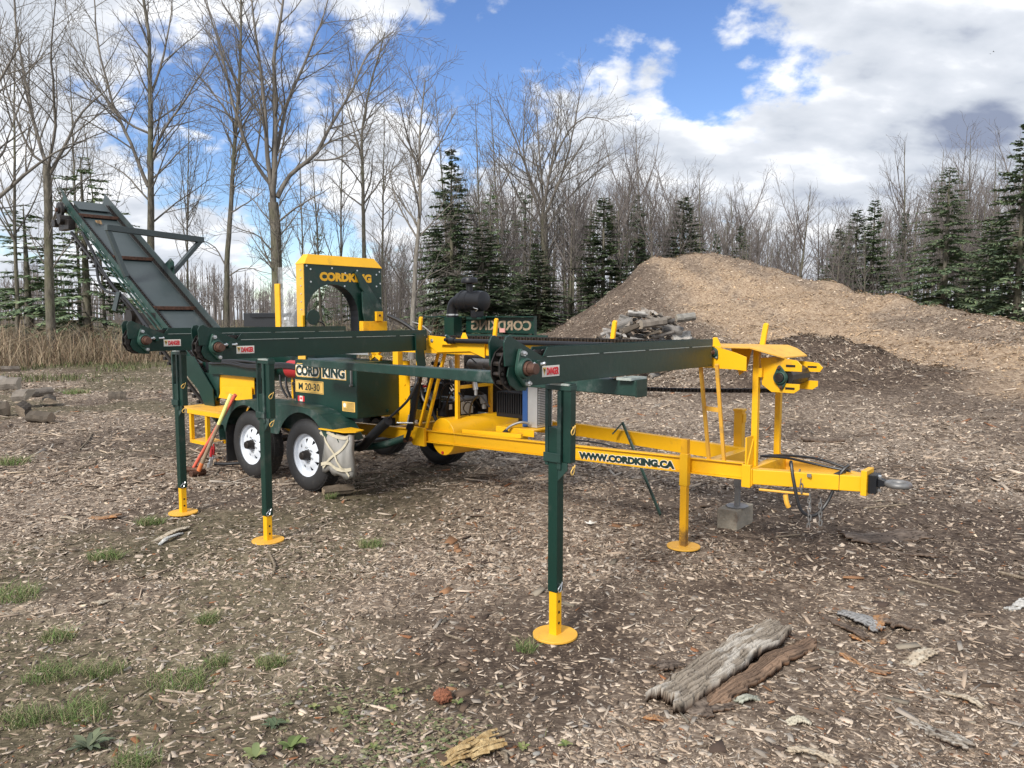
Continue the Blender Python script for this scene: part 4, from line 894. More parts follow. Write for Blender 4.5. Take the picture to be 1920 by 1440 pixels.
# ---- saw head
SA = 4.0
arc = [(1.70+.315*math.cos(R(t_)), 1.61+.315*math.sin(R(t_))) for t_ in range(0, 181, 10)]
outer = [(2.32,1.30),(2.32,2.11),(1.373,2.108),(1.373,1.15),(1.385,1.15)]
saw = part('saw_housing', M().prism([(2.015,1.30)]+[(2.32,1.30),(2.32,2.11),(1.373,2.11),(1.373,1.15),(1.385,1.15)]+list(reversed(arc)), 'a', SA, SA+.006), green, P)
part('saw_arch_rim', M().add([(SA+.006+d_, v_, h_) for d_ in (0, .12) for v_, h_ in [(2.015,1.30)]+arc+[(1.385,1.15)]], [(i, i+1, i+1+len(arc)+2, i+len(arc)+2) for i in range(len(arc)+1)]), black, saw)
part('saw_back_plate', M().prism([(2.015,1.30)]+[(2.32,1.30),(2.32,2.11),(1.373,2.11),(1.373,1.15),(1.385,1.15)]+list(reversed(arc)), 'a', SA+.125, SA+.131), green, saw)
part('saw_side_strip', M().box(SA+.0065, SA+.1245, 1.365, 1.373, 1.15, 2.105), yellow_dirty, saw)
for k in range(9): part('strip_bolt', M().cyl((SA+.045,1.365,2.05-.075*k),(SA+.045,1.358,2.05-.075*k),.008,6), steel, saw)
zb, zt_ = 2.108, 2.205
part('saw_top_cap', M().add([(SA-.012,1.365,zb),(SA-.012,2.325,zb),(SA+.145,2.325,zb),(SA+.145,1.365,zb),(SA+.03,1.44,zt_),(SA+.03,2.25,zt_),(SA+.115,2.25,zt_),(SA+.115,1.44,zt_)], [(0,3,2,1),(4,5,6,7),(0,1,5,4),(1,2,6,5),(2,3,7,6),(3,0,4,7)]), yellow, P, .002)
letter('cordking_lettering', 'CORDKING', .105, yellow, saw, (SA-.0015, 1.545, 1.960), face='a', width=.64, offset=.0065)
for (v_, h_) in ((1.375+.02,2.09),(1.44,2.06),(1.69,2.08),(2.0,2.07),(2.29,2.07),(2.25,2.04),(1.44,1.94),(1.84,1.91),(2.25,1.92),(2.30,1.80),(2.30,1.95),(1.85,2.04)): part('saw_plate_bolt', M().cyl((SA,v_,h_),(SA-.006,v_,h_),.009,8), steel, saw)
part('saw_lever', M().prism([(1.955,2.045),(1.985,2.065),(2.03,2.04),(2.30,1.70),(2.30,1.62),(2.22,1.62),(2.19,1.70),(2.05,1.87),(2.02,1.90),(2.0,1.97)], 'a', SA-.035, SA-.012), green_dull, P, .003)
part('lever_link', M().prism([(2.02,1.86),(2.08,1.84),(2.20,1.66),(2.18,1.56),(2.05,1.56),(2.03,1.66)], 'a', SA-.055, SA-.037), green_dull, P, .003)
part('saw_foot', M().box(SA-.06,SA+.05,2.02,2.34,1.42,1.56).box(SA-.08,SA-.01,2.18,2.27,1.56,1.66), yellow, P, .003)
part('foot_bolt', M().cyl((SA-.08,2.22,1.62),(SA-.09,2.22,1.62),.012,8), rust, P)
part('saw_foot_arm', M().prism([(1.99,1.44),(2.10,1.44),(2.20,1.40),(2.20,1.34),(1.99,1.34)], 'a', SA-.09, SA-.06), yellow, P)
part('hydraulic_hose', M().hose([(SA-.08,2.33,1.62),(SA-.2,2.42,1.55),(SA-.35,2.5,1.44),(SA-.5,2.52,1.36)], .020), hose_m, P, smooth_=True)
part('hydraulic_hose', M().hose([(SA-.25,2.52,1.55),(SA-.35,2.55,1.52),(SA-.45,2.6,1.44)], .009), galv, P, smooth_=True)
pg = part('plexiglass_guard', M().box(4.14, 4.44, 1.372, 1.376, 1.40, 2.09), plexi, P)
part('guard_post', M().box(4.40, 4.48, 1.355, 1.371, 1.30, 1.93), yellow, P, .002)
part('guard_post', M().box(4.0, 4.03, 1.34, 1.362, 1.40, 1.62), yellow, P, .002)
part('pivot_disc', M().cyl((3.90,1.395,1.60),(3.915,1.395,1.60),.072,28), green, P)
part('hydraulic_hose', M().hose([(3.9,1.44,1.56),(3.9,1.50,1.54),(3.9,1.54,1.46)], .008), hose_m, P)
part('control_box', M().box(4.62,5.22,1.45,1.50,1.50,1.645), hose_m, P, .003)
part('control_arm', M().box(4.25,5.05,1.42,1.435,1.60,1.64).box(4.23,4.26,1.42,1.44,1.44,1.66), black, P, .002)
part('control_gusset', M().prism([(4.80,1.60),(4.62,1.60),(4.55,1.57),(4.52,1.50),(4.80,1.50)], 'v', 1.44, 1.45), hose_m, P)
# splitter machinery glimpsed under the deck arms
part('pale_panel', M().box(3.3,3.75,1.55,1.56,1.255,1.30), alu, P)
part('splitter_brace', M().bar((3.45,1.62,1.36),(3.2,1.62,1.22),.03,.04).bar((3.1,1.62,1.36),(3.35,1.62,1.22),.03,.04).box(2.95,3.02,1.6,1.66,1.15,1.36).box(2.70,2.78,1.66,1.70,1.18,1.36), yellow, P, .003)
part('splitter_trough', M().box(4.1, 6.3, 1.55, 1.56, .95, 1.20).box(4.1,6.3,2.05,2.06,.95,1.3).box(4.1,6.3,1.55,2.06,.94,.95), green, P, .002)
part('splitter_side_panel', M().prism([(4.75,.97),(5.92,.97),(5.92,1.12),(5.75,1.20),(4.75,1.20)], 'v', 1.42, 1.43), green, P, .001)
hb = M()
for k in range(7):
    z0 = 1.12-.012*(k % 4); hb.hose([(5.85,1.40-.012*(k//4),z0-.03+.01*k), (5.5,1.385,z0+.015*math.sin(k)+.015), (5.1,1.385,z0+.02*math.cos(k*1.7)), (4.7,1.39,z0+.01*math.sin(k*2)), (4.4,1.40,z0+.02), (4.15,1.42,z0)], .0125)
part('hydraulic_hose_bundle', hb, hose_m, P, smooth_=True)
part('red_motor_cover', M().lathe([(0,.085),(-.10,.088),(-.30,.055),(-.32,.0)], (4.10+.35,1.50,1.08), 'a', 24).cyl((4.15,1.5,1.08),(4.45,1.5,1.08),.09,24), red_p, P, .002, smooth_=True)
part('splitter_frame', M().box(4.16,4.19,1.45,1.48,.78,1.06).box(4.42,4.45,1.5,1.53,.78,1.06), yellow, P, .003)
part('pump_body', M().cyl((4.28,1.45,.80),(4.28,1.45,1.0),.035,16).cyl((4.28,1.45,.93),(4.28,1.45,.96),.045,16), black, P, .002)
part('hydraulic_hose', M().hose([(4.42,1.42,1.0),(4.38,1.40,.9),(4.34,1.42,.8)],.012), hose_m, P, smooth_=True)
part('hydraulic_hose', M().hose([(4.52,1.42,1.02),(4.47,1.40,.9),(4.40,1.42,.8)],.012), hose_m, P, smooth_=True)
part('fender_panel', M().prism([(5.1,.78),(5.1,.99),(5.80,.955),(5.80,.70)], 'v', 1.48, 1.49), yellow, P, .002)
part('fender_panel', M().prism([(5.1,.70),(5.1,.86),(5.70,.83),(5.78,.70)], 'v', 1.45, 1.46), yellow, P, .002)
part('green_apron', M().prism([(5.78,.97),(6.20,.97),(6.1,.70),(5.82,.70)], 'v', 1.47, 1.475), green_dull, P)
# rear platform with a step frame
pf = part('rear_platform', M().box(5.20, 6.15, 1.15, 1.62, .592, .604), yellow_dirty, P, .002)
part('platform_edge', M().box(5.22, 5.92, 1.15, 1.18, .545, .5915), yellow, pf, .003)
st = part('step_frame', M().box(5.52,5.56,1.16,1.20,.26,.545).box(5.86,5.90,1.16,1.20,.26,.545).box(5.52,5.90,1.16,1.20,.22,.259).box(5.52,5.90,1.20,1.36,.255,.259).box(5.52,5.56,1.36,1.40,.22,.545), yellow, P, .003)
part('post_socket', M().box(5.98,6.06,1.50,1.58,.604,.74), yellow, pf, .003)
part('post_socket_tube', M().box(5.99,6.05,1.51,1.57,.741,1.0), rust_shaft, pf, .002)
part('carriage_bracket', M().box(5.9,6.1,1.48,1.60,1.0,1.13), black, P, .004)
# ---- outfeed conveyor
def cp(t_, dn=0.0):                            # t along the belt in metres from its head, dn = offset square to the belt (down positive)
    L0 = math.hypot(9.98-7.07, 3.34-1.538); ux, uz = (9.98-7.07)/L0, (3.34-1.538)/L0
    return (9.98-ux*t_+uz*dn*1.0, 3.30-uz*t_-ux*dn)
cv = part('outfeed_conveyor', M().bar((cp(0.1)[0],1.80,cp(0.1)[1]-.03), (cp(5.0)[0],1.80,cp(5.0)[1]-.03), .50, .012, (0,0,1)), belt_grey, P)
def crail(v0, v1, d0, d1, t0, t1): 
    (a, h), (b_, g_) = cp(t0, d0), cp(t1, d0); (c, i_), (d, j_) = cp(t0, d1), cp(t1, d1)
    return M().prism([(a,h),(b_,g_),(d,j_),(c,i_)], 'v', v0, v1)
part('conveyor_side_board', crail(2.09, 2.10, -.10, .10, -.12, 4.9), belt_grey, P)
part('conveyor_side_board', crail(1.50, 1.508, -.02, .055, -.05, 4.9), green_dull, P)
part('conveyor_side_board', M().prism([cp(-.22,-.10), cp(0,-.02), cp(1.0,-.02), cp(.3,-.03)], 'v', 1.50, 1.508), green, P)
part('conveyor_rail', crail(1.48, 1.50, .06, .085, .1, 4.9), green_dull, P)
part('conveyor_rail', crail(1.485, 1.50, .13, .15, 1.3, 4.6), green_dull, P)
part('conveyor_return_rail', crail(1.50, 1.53, .30, .335, .4, 4.95), oily, P)
part('conveyor_return_rail', crail(2.05, 2.08, .30, .335, .4, 4.95), oily, P)
for v_ in (1.535, 2.065):
    m = M()
    for k in range(80):
        t_ = .08+k*.058; a, h = cp(t_, -.008); b_, g_ = cp(t_+.044, -.008); m.bar((a,v_-.012,h),(b_,v_-.012,g_),.006,.026).bar((a,v_+.012,h),(b_,v_+.012,g_),.006,.026)
        c_, d_ = cp(t_+.052, -.008); m.cyl((c_,v_-.02,d_),(c_,v_+.02,d_),.009,6)
    part('conveyor_chain', m, oily, P)
for t_ in (.50, 1.72, 3.02, 4.3):
    a, h = cp(t_, .005); part('flight_bar', M().bar((a,1.53,h+.012),(a,2.07,h+.012),.055,.045,(0,0,1)), rust, P, .003)
part('top_flap', M().prism([cp(.04,-.012),cp(.30,-.012),cp(.30,-.002),cp(.04,-.002)], 'v', 1.60, 2.02), belt_grey, P)
part('leaf_clump', M().prism([cp(.63,-.012),cp(.68,-.03),cp(.70,0),cp(.62,0)], 'v', 1.70, 1.73).prism([cp(.66,-.03),cp(.70,-.012),cp(.72,0),cp(.66,0)], 'v', 1.735, 1.765), mat('dry_leaf', (.28,.18,.09), .8, var=.3), P)
part('conveyor_head_shaft', M().cyl((9.92,1.36,3.13),(9.92,2.12,3.13),.028,12), rust, P)
part('conveyor_drive_wheel', M().cyl((9.92,1.40,3.13),(9.92,1.44,3.13),.115,24).cyl((9.92,1.38,3.13),(9.92,1.47,3.13),.05,14), oily, P, .004)
part('conveyor_motor', M().cyl((9.78,1.34,2.98),(9.78,1.52,2.98),.07,16).box(9.6,9.95,1.40,1.50,2.84,2.98).box(9.98,10.1,1.36,1.44,2.90,3.0), oily, P, .006)
hp_ = M()
hp_.bar((8.1,1.28,2.74),(8.1,2.58,2.68),.10,.075); hp_.bar((8.1,1.31,2.71),(8.0,1.47,2.12),.05,.07,(1,0,0)); hp_.bar((8.1,2.54,2.66),(8.1,2.13,2.20),.05,.09,(1,0,0))
part('conveyor_hoop', hp_, belt_grey, P, .003)
part('hoop_pivot', M().cyl((8.02,2.085,2.28),(8.02,2.05,2.28),.035,12).prism([cp(2.0,-.10),cp(2.3,-.10),cp(2.2,-.24),cp(2.1,-.24)],'v',2.09,2.10), green_dull, P)
part('hydraulic_hose', M().hose([(9.3,1.46,2.78),(8.9,1.45,2.45),(8.8,1.45,2.1),(8.55,1.44,1.95),(8.1,1.44,1.88),(7.8,1.45,1.72),(7.4,1.46,1.45)],.018), hose_m, P, smooth_=True)
part('hydraulic_hose', M().hose([(9.2,1.44,2.72),(8.7,1.43,2.3),(8.3,1.43,2.0),(7.9,1.44,1.80),(7.5,1.45,1.5)],.014), hose_m, P, smooth_=True)
part('conveyor_bracket', M().prism([(8.15,1.93),(8.05,1.93),(8.2,1.68),(8.32,1.70)], 'v', 1.40, 1.42), belt_grey, P)
part('fold_cylinder_mount', M().cyl((7.95,1.45,1.60),(7.95,1.55,1.60),.10,20).box(7.3,7.9,1.5,1.56,1.50,1.66), oily, P, .004)
m = M()
for k in range(38):
    a, h = cp(.5+k*.115, .36); m.box(a, a+.05, 1.50, 1.53, h-.02, h+.02)
part('conveyor_return_chain', m, oily, P)
for t_ in (1.2, 2.9, 3.75): a, h = cp(t_, .30); part('rail_bracket', M().box(a-.25, a+.06, 1.52, 1.55, h-.02, h+.02), oily, P)
part('conveyor_drop_board', crail(1.44, 1.46, .02, .17, 3.85, 4.9), green, P)
part('conveyor_lower_guard', M().prism([(6.5,1.15),(5.95,.50),(5.80,.42),(5.85,.80),(6.25,1.15)], 'v', 1.42, 1.43), green, P)
# film-wrapped light on the fender end
bg_ = M(); n_ = 10; Pb = []
for i in range(n_+1):
    for j_ in range(n_+1):
        u, v_ = i/n_, j_/n_; Pb.append((3.43-.40*u-.04*math.sin(v_*3), 1.10-.035*math.sin(u*math.pi)*math.sin(v_*math.pi)+.012*math.sin(u*9+v_*7), .60-.38*v_+.02*math.sin(u*6)-(.015*math.sin(u*17) if j_ == n_ else 0)))
Fb = [(i*(n_+1)+j_, (i+1)*(n_+1)+j_, (i+1)*(n_+1)+j_+1, i*(n_+1)+j_+1) for i in range(n_) for j_ in range(n_)]
bag = part('film_wrapped_light', M().add(Pb, Fb), film, P, smooth_=True, label='tail light box wrapped in clear film and tape'); sm = bag.modifiers.new('thick', 'SOLIDIFY'); sm.thickness = .05; sm.offset = 1
def tp(u, v_, d=.012): return (3.43-.40*u-.04*math.sin(v_*3), 1.10-.035*math.sin(u*math.pi)*math.sin(v_*math.pi)+.012*math.sin(u*9+v_*7)-d, .60-.38*v_+.02*math.sin(u*6))
for (u0, v0_), (u1, v1_), w_ in (((0,.05),(1,.95),.022),((1,.10),(.05,.9),.022),((0,.08),(1,.05),.03),((.0,.80),(1,.78),.03)):
    m = M(); K = 8; Pq = []
    for k in range(K+1):
        s_ = k/K; p_ = Vector(tp(u0+(u1-u0)*s_, v0_+(v1_-v0_)*s_)); dn_ = Vector((-(v1_-v0_)*.38, 0, (u1-u0)*.4)); dn_ = Vector((dn_.z*.0+ (v1_-v0_)*.38*-1, 0, (u1-u0)*.40)).normalized()*w_/2
        Pq += [p_+dn_, p_-dn_]
    part('tape_strip', m.add(Pq, [(2*k,2*k+1,2*k+3,2*k+2) for k in range(K)]), tape, bag)
part('light_bracket_plate', M().prism([(3.40,1.06),(3.05,1.06),(2.98,1.14),(3.02,1.26),(3.38,1.30)], 'h', .612, .622), yellow, P, .001)

# ------------------------------------------------------------------ things standing around the machine
def thing_part(name, m, material, parent, **k): return part(name, m, material, parent, local=False, **k)
def lw(a, v, h): return world(a, v, h)
# concrete block under the jack
bo = empty('concrete_block', lw(.19, 2.60, 0), -TH); tag(bo, 'grey concrete block under the foot of the tongue jack', 'concrete block')
bo2 = thing_part('block_body', M().box(-.08,.08,-.155,.155,-.02,.142), concrete, bo, bevel=.008)
# wheel chock
def log_piece(name, L_, r, mt, cols, label, cat, loc, rot, group=None, wedge=1.0, seed=0):
    rg = np.random.default_rng(seed); n = 9; ks = 7
    ang = np.sort(rg.random(n)*.5+np.arange(n))*2*math.pi*wedge/n
    pts = [(r*(.86+.28*rg.random())*math.cos(t_), r*(.86+.28*rg.random())*math.sin(t_)*.8) for t_ in ang]
    if wedge < .9: pts.append((r*.05, -r*.12))
    n = len(pts); V_ = []; 
    for k in range(ks):
        u = k/(ks-1)-.5; s_ = 1-.10*rg.random(); ox, oy = (rg.random(2)-.5)*r*.14
        V_ += [(u*L_+(rg.random()-.5)*.03*(k in (0, ks-1)), ox+p_[0]*s_, oy+p_[1]*s_) for p_ in pts]
    F_ = [(k*n+i, k*n+(i+1)%n, (k+1)*n+(i+1)%n, (k+1)*n+i) for k in range(ks-1) for i in range(n)]
    me = bpy.data.meshes.new(name); me.from_pydata(V_, [], F_+[tuple(range(n-1,-1,-1)), tuple((ks-1)*n+i for i in range(n))])
    bm = bmesh.new(); bm.from_mesh(me); bmesh.ops.recalc_face_normals(bm, faces=bm.faces); bm.to_mesh(me); bm.free()
    ca = me.color_attributes.new('col', 'FLOAT_COLOR', 'CORNER'); li = 0
    for f in me.polygons:
        endf = len(f.vertices) > 4; k = f.index % n
        if endf: c = cols[2]
        elif wedge < .9 and k >= n-2: c = cols[1]
        else: c = cols[0]
        s_ = .8+.4*rg.random()
        for l_ in f.loop_indices: ca.data[l_].color = (c[0]*s_, c[1]*s_, c[2]*s_, 1)
    me.materials.append(mt)
    o = link(name, me); o.location = loc; o.rotation_euler = rot; return tag(o, label, cat, group)
p_ = lw(3.33, 1.20, .05)
log_piece('wheel_chock', .26, .055, wood_m, ((.10,.08,.06),(.19,.15,.11),(.17,.13,.09)), 'brown wood billet wedged under the front wheel of the trailer', 'wood chock', p_, (.3, 0, R(25)), wedge=.6, seed=4)
p_ = lw(3.34, 2.72, .04); 
# sledgehammers
def sledge(name, foot, top, head_mat, parts_, label, cat, head_rot):
    foot, top = Vector(foot), Vector(top); e_ = empty(name, foot); tag(e_, label, cat, 'long-handled tools leaning on the fender')
    d = top-foot; t_ = d.normalized()
    for nm, s0, s1, r0, r1, mt_ in parts_:
        thing_part(nm, M().cyl(d*s0, d*s1, r0, 12, r1), mt_, e_, smooth_=True)
    side = Vector((math.cos(head_rot), math.sin(head_rot), 0))
    thing_part('hammer_head', M().cyl(-side*.085+t_*.0, side*.085, .034, 8), head_mat, e_, bevel=.006)
sledge('sledgehammer', lw(5.28, .86, .042), lw(4.78, 1.075, .83), rust, (('handle', .0, 1.0, .017, .018),) and (('handle', .0, .93, .017, .015, red_wood), ('handle_grip', .93, 1.0, .017, .019, red_wood)), 'sledgehammer with red handle and dark rusty head leaning on the fender', 'sledgehammer', R(10))
a_f, a_t = lw(5.12, .83, .03), lw(4.83, 1.06, .83)
sledge('splitting_maul', a_f, a_t, rust, (('handle_wrap', .02, .13, .023, .021, orange), ('handle', .13, .62, .020, .017, handle_wood), ('handle_grip', .62, 1.0, .018, .023, lime)), 'long tool with pale yellow grip and orange-wrapped foot leaning on the fender', 'maul', R(60))
for k, (a, v) in enumerate(((5.52, 1.22), (5.42, 1.14))):
    e_ = empty('chain_binder', lw(a, v, 0)); tag(e_, 'small red and chrome coupler standing behind the left post, %s' % ('farther left of the two' if k == 0 else 'nearer the red hammer handle'), 'coupler', 'red and chrome couplers on the ground')
    thing_part('binder_handle', M().cyl((0,0,.12),(.01,0,.20),.016,10).cyl((.01,0,.20),(.012,0,.235),.009,8), red_p, e_)
    thing_part('binder_screw', M().cyl((-.02,0,0),(0,0,.12),.011,10).cyl((-.03,0,.0),(-.02,0,.05),.017,8).cyl((-.01,0,.07),(0,0,.09),.018,8), steel, e_)
tag(part('rubber_hose', M().hose([lw(5.45,1.2,.03),lw(5.2,1.3,.05),lw(4.95,1.45,.10),lw(4.9,1.6,.2)], .018), hose_m, None, local=False, smooth_=True), 'black rubber hose lying on the ground behind the rear wheel', 'hose')
# bent green bar hooked over the far rail
tag(part('bent_bar', M().bar(lw(1.30,2.57,.60), lw(1.22,2.60,.70), .028, .012).bar(lw(1.22,2.60,.70), lw(.62,2.15,.14), .012, .028).bar(lw(.62,2.15,.14), lw(.58,2.12,.10), .012, .028), green_dull, None, local=False), 'bent dark green steel bar hooked over the far yellow chassis rail', 'steel bar')
tag(part('trailer_cable', M().hose([lw(1.95,2.55,.50),lw(1.4,2.5,.52),lw(1.0,2.48,.47),lw(.5,2.44,.49),lw(.15,2.42,.50)], .007), hose_m, None, local=False, smooth_=True), 'thin black cable slung along the inside of the far chassis rail', 'cable')
# ------------------------------------------------------------------ trees
def tubes(lines, sides):
    """lines: list of (points[K,3], radii[K]); returns V, F (quads) batched"""
    from collections import defaultdict
    groups = defaultdict(list)
    for p, r in lines: groups[len(p)].append((p, r))
    Vs, Fs, off = [], [], 0
    for K, ls in groups.items():
        Pp = np.array([l_[0] for l_ in ls]); Rr = np.array([l_[1] for l_ in ls]); n = len(ls)
        T = np.gradient(Pp, axis=1); T /= np.linalg.norm(T, axis=2, keepdims=True)+1e-9
        ref = np.where(np.abs(T[:, :1, 2:3]) > .9, np.array([[[1., 0, 0]]]), np.array([[[0, 0, 1.]]]))
        X = np.cross(T, np.broadcast_to(ref, T.shape)); X /= np.linalg.norm(X, axis=2, keepdims=True)+1e-9; Y = np.cross(T, X)
        an = np.arange(sides)*2*np.pi/sides
        ring = Pp[:, :, None]+(X[:, :, None]*np.cos(an)[None, None, :, None]+Y[:, :, None]*np.sin(an)[None, None, :, None])*Rr[:, :, None, None]
        Vs.append(ring.reshape(-1, 3))
        b_ = (np.arange(n)[:, None, None]*K+np.arange(K-1)[None, :, None])*sides; k = np.arange(sides)[None, None]; k1 = (k+1) % sides
        Fs.append((np.stack([b_+k, b_+k1, b_+sides+k1, b_+sides+k], -1)+off).reshape(-1, 4)); off += n*K*sides
    return np.concatenate(Vs), np.concatenate(Fs)
def wander(rg, p, d, L_, K, up, wob):
    pts = [p]; d = d/np.linalg.norm(d); s_ = L_/(K-1)
    for k in range(K-1):
        d = d+(rg.random(3)-.5)*wob+np.array([0, 0, up]); d /= np.linalg.norm(d); p = p+d*s_; pts.append(p)
    return np.array(pts)
def resample(P_, K):
    P_ = np.array(P_, float); s_ = np.concatenate([[0], np.cumsum(np.linalg.norm(np.diff(P_, axis=0), axis=1))]); u = np.linspace(0, s_[-1], K)
    Q = np.stack([np.interp(u, s_, P_[:, i]) for i in range(3)], -1); Q[1:-1] = .25*Q[:-2]+.5*Q[1:-1]+.25*Q[2:]; return Q
def rough(rg, Q, amp):
    n = len(Q); o = np.cumsum((rg.random((n, 3))-.5)*amp, 0); o -= np.linspace(0, 1, n)[:, None]*o[-1]; return Q+o
def branch_out(rg, Q, Rr, lines, level, maxlev, dens, lscale, ang=.75, up=.06, start=.12):
    L_ = np.linalg.norm(np.diff(Q, axis=0), axis=1).sum(); n = max(1, int(dens[level]*L_*(.8+.4*rg.random())))
    if level == maxlev: n = min(n, 7)
    for i in range(n):
        u = start+(1-start)*((i+rg.random())/n); x = u*(len(Q)-1); k = min(int(x), len(Q)-2); f = x-k
        p = Q[k]*(1-f)+Q[k+1]*f; r = Rr[k]*(1-f)+Rr[k+1]*f
        t_ = Q[k+1]-Q[k]; t_ = t_/np.linalg.norm(t_); v_ = rg.normal(size=3); v_ -= t_*(v_@t_); v_ /= np.linalg.norm(v_)
        a_ = ang*(.65+.6*rg.random()); d = t_*math.cos(a_)+v_*math.sin(a_)
        l_ = lscale[level]*(1.1-.65*u)*(.5+.8*rg.random())
        if level == 0: l_ = min(l_, L_*.65)
        rr = max(min(r*.55, .009+l_*.013), .0055); K = 6 if level == 0 else (5 if level == 1 else 4)
        B = wander(rg, p, d, l_, K, up, .30); br = np.linspace(rr, max(rr*.35, .0045), K)
        lines[min(level+1, 3)].append((B, br))
        if level < maxlev: branch_out(rg, B, br, lines, level+1, maxlev, dens, lscale, .7, up, .2)
def build_tree(name, base, mains, seed, dens=(1.5, 2.2, 3.2, 4), lscale=(2.6, 1.25, .62, .34), maxlev=2, label=None, group=None, mt=None, tm=None, cat='tree', loc=None):
    """mains: list of (points, r0, r1); first one is the trunk"""
    rg = np.random.default_rng(seed); lines = [[], [], [], []]; tr = []
    for i, (pts, r0, r1) in enumerate(mains):
        L_ = np.linalg.norm(np.diff(np.array(pts), axis=0), axis=1).sum(); K = max(8, int(L_/.45)); Q = rough(rg, resample(pts, K), .07 if i else .03)
        if i: Q[0] = pts[0]
        rr = np.linspace(r0, r1, K)
        if i == 0: rr[0] *= 1.35; rr[1] *= 1.1
        (tr if i == 0 else lines[0]).append((Q, rr))
        branch_out(rg, Q, rr, lines, 0, maxlev, dens, lscale, start=(.42 if i == 0 else .12))
    root = empty(name, loc if loc is not None else base); bs = np.array(base)
    V_, F_ = tubes(tr, 10); me = np_mesh('trunk', V_-bs, F_, None, True); me.materials.append(mt or bark); a = link('trunk', me, root)
    c = empty('crown', (0, 0, 0)); COL.objects.unlink(c); bpy.data.objects.remove(c)
    V1, F1 = tubes(lines[0]+lines[1], 6) if lines[0]+lines[1] else (np.zeros((0, 3)), np.zeros((0, 4), int))
    V2, F2 = tubes(lines[2]+lines[3], 3)
    me = np_mesh('crown', np.concatenate([V1, V2])-bs, np.concatenate([F1, F2+len(V1)]), None, True); me.materials.append(tm or twig_m)
    link('crown', me, root); tag(root, label, cat, group); return root
def pxline(rg, pts, d, drift=1.5):
    dd = (rg.random()-.5)*2*drift; n = len(pts)
    return [at(px, py, d+dd*(i/(n-1))**1.0) for i, (px, py) in enumerate(pts)]
HERO = [
 (27, .20, [(95,640),(93,500),(92,370),(88,310)], .15, [([(88,310),(70,240),(50,150),(35,60),(25,-20)],.09,.02), ([(92,330),(115,290),(140,240),(150,210),(190,180),(215,150)],.08,.015), ([(88,310),(60,290),(20,200),(0,120)],.06,.015), ([(90,320),(105,250),(100,150),(95,60),(105,-10)],.07,.015), ([(93,420),(130,360),(165,330),(210,325)],.05,.012)], 'bare tree standing behind the head of the outfeed conveyor, leftmost of the tall ones'),
 (30, .21, [(283,640),(283,450),(283,300),(282,150),(280,60),(262,-40)], .05, [([(278,350),(240,260),(205,180),(180,60),(175,-20)],.09,.02), ([(283,310),(310,240),(360,170),(405,95)],.07,.015), ([(283,420),(330,380),(400,330)],.05,.012), ([(282,180),(300,120),(320,40),(325,-30)],.06,.015), ([(280,250),(230,230),(170,150),(120,50)],.06,.013), ([(283,380),(240,330),(170,290)],.045,.01), ([(283,300),(325,250),(350,220)],.04,.01)], 'tall straight bare tree rising behind the middle of the outfeed conveyor'),
 (31, .15, [(424,640),(424,500),(430,400),(442,250),(450,150),(452,40),(450,-40)], .04, [([(442,260),(470,210),(505,175)],.05,.012), ([(445,240),(420,200),(380,150),(340,110)],.055,.012), ([(424,500),(400,460),(350,440)],.04,.01), ([(430,400),(480,370),(500,350)],.04,.01), ([(448,170),(420,110),(395,30),(380,-20)],.05,.012), ([(425,520),(460,500),(515,515)],.035,.01)], 'slender bare tree right of the conveyor hoop, leaning slightly right'),
 (29, .26, [(518,640),(519,520),(518,450),(512,380)], .22, [([(512,380),(515,250),(515,100),(530,0),(535,-50)],.15,.03), ([(512,370),(497,290),(493,200),(485,100),(470,-20)],.12,.025), ([(510,350),(470,290),(440,200),(405,60),(380,-10)],.09,.02), ([(520,370),(545,320),(590,300),(625,230),(665,160),(690,90),(738,60)],.12,.015), ([(515,300),(540,200),(570,120),(600,40),(622,-20)],.09,.02), ([(518,420),(560,385),(620,350)],.05,.012), ([(518,480),(480,440),(430,420)],.045,.012), ([(590,300),(640,300),(700,240)],.05,.012)], 'largest bare tree with a forked trunk and wide crown, left of the saw head'),
 (33, .14, [(686,640),(684,480),(682,350),(678,250),(690,180),(722,60)], .03, [([(680,300),(650,200),(620,130)],.05,.012), ([(684,380),(720,330),(765,290)],.05,.012), ([(682,350),(640,300),(610,280)],.04,.01), ([(685,200),(660,130),(650,80)],.03,.01), ([(684,240),(700,200),(745,165)],.035,.01)], 'bare tree rising straight behind the yellow roof of the saw head'),
 (27, .13, [(770,640),(778,480),(785,400),(785,250),(797,150)], .025, [([(782,420),(750,370),(720,340)],.045,.012), ([(785,350),(820,270),(858,200)],.05,.012), ([(786,330),(760,250),(745,180)],.05,.012), ([(780,450),(830,400),(860,370)],.04,.01), ([(775,560),(800,520),(835,500)],.03,.01), ([(774,560),(750,520),(735,500)],.03,.01)], 'pale barked bare tree between the saw head and the tall spruce'),
 (34, .19, [(1022,640),(1022,520),(1020,450),(1018,400)], .16, [([(1018,400),(1010,300),(1005,180)],.09,.015), ([(1018,400),(1030,320),(1060,250),(1100,215),(1142,228)],.09,.012), ([(1018,420),(990,330),(960,240),(930,180)],.08,.012), ([(1018,400),(1040,300),(1050,180)],.08,.015), ([(1020,440),(1060,380),(1120,320),(1165,290)],.07,.012), ([(1015,380),(980,300),(985,180)],.07,.012), ([(1018,410),(1062,300),(1088,165)],.08,.012), ([(1018,430),(970,370),(940,300),(925,260)],.06,.01)], 'broad fan-crowned bare tree behind the lettered far guard'),
]
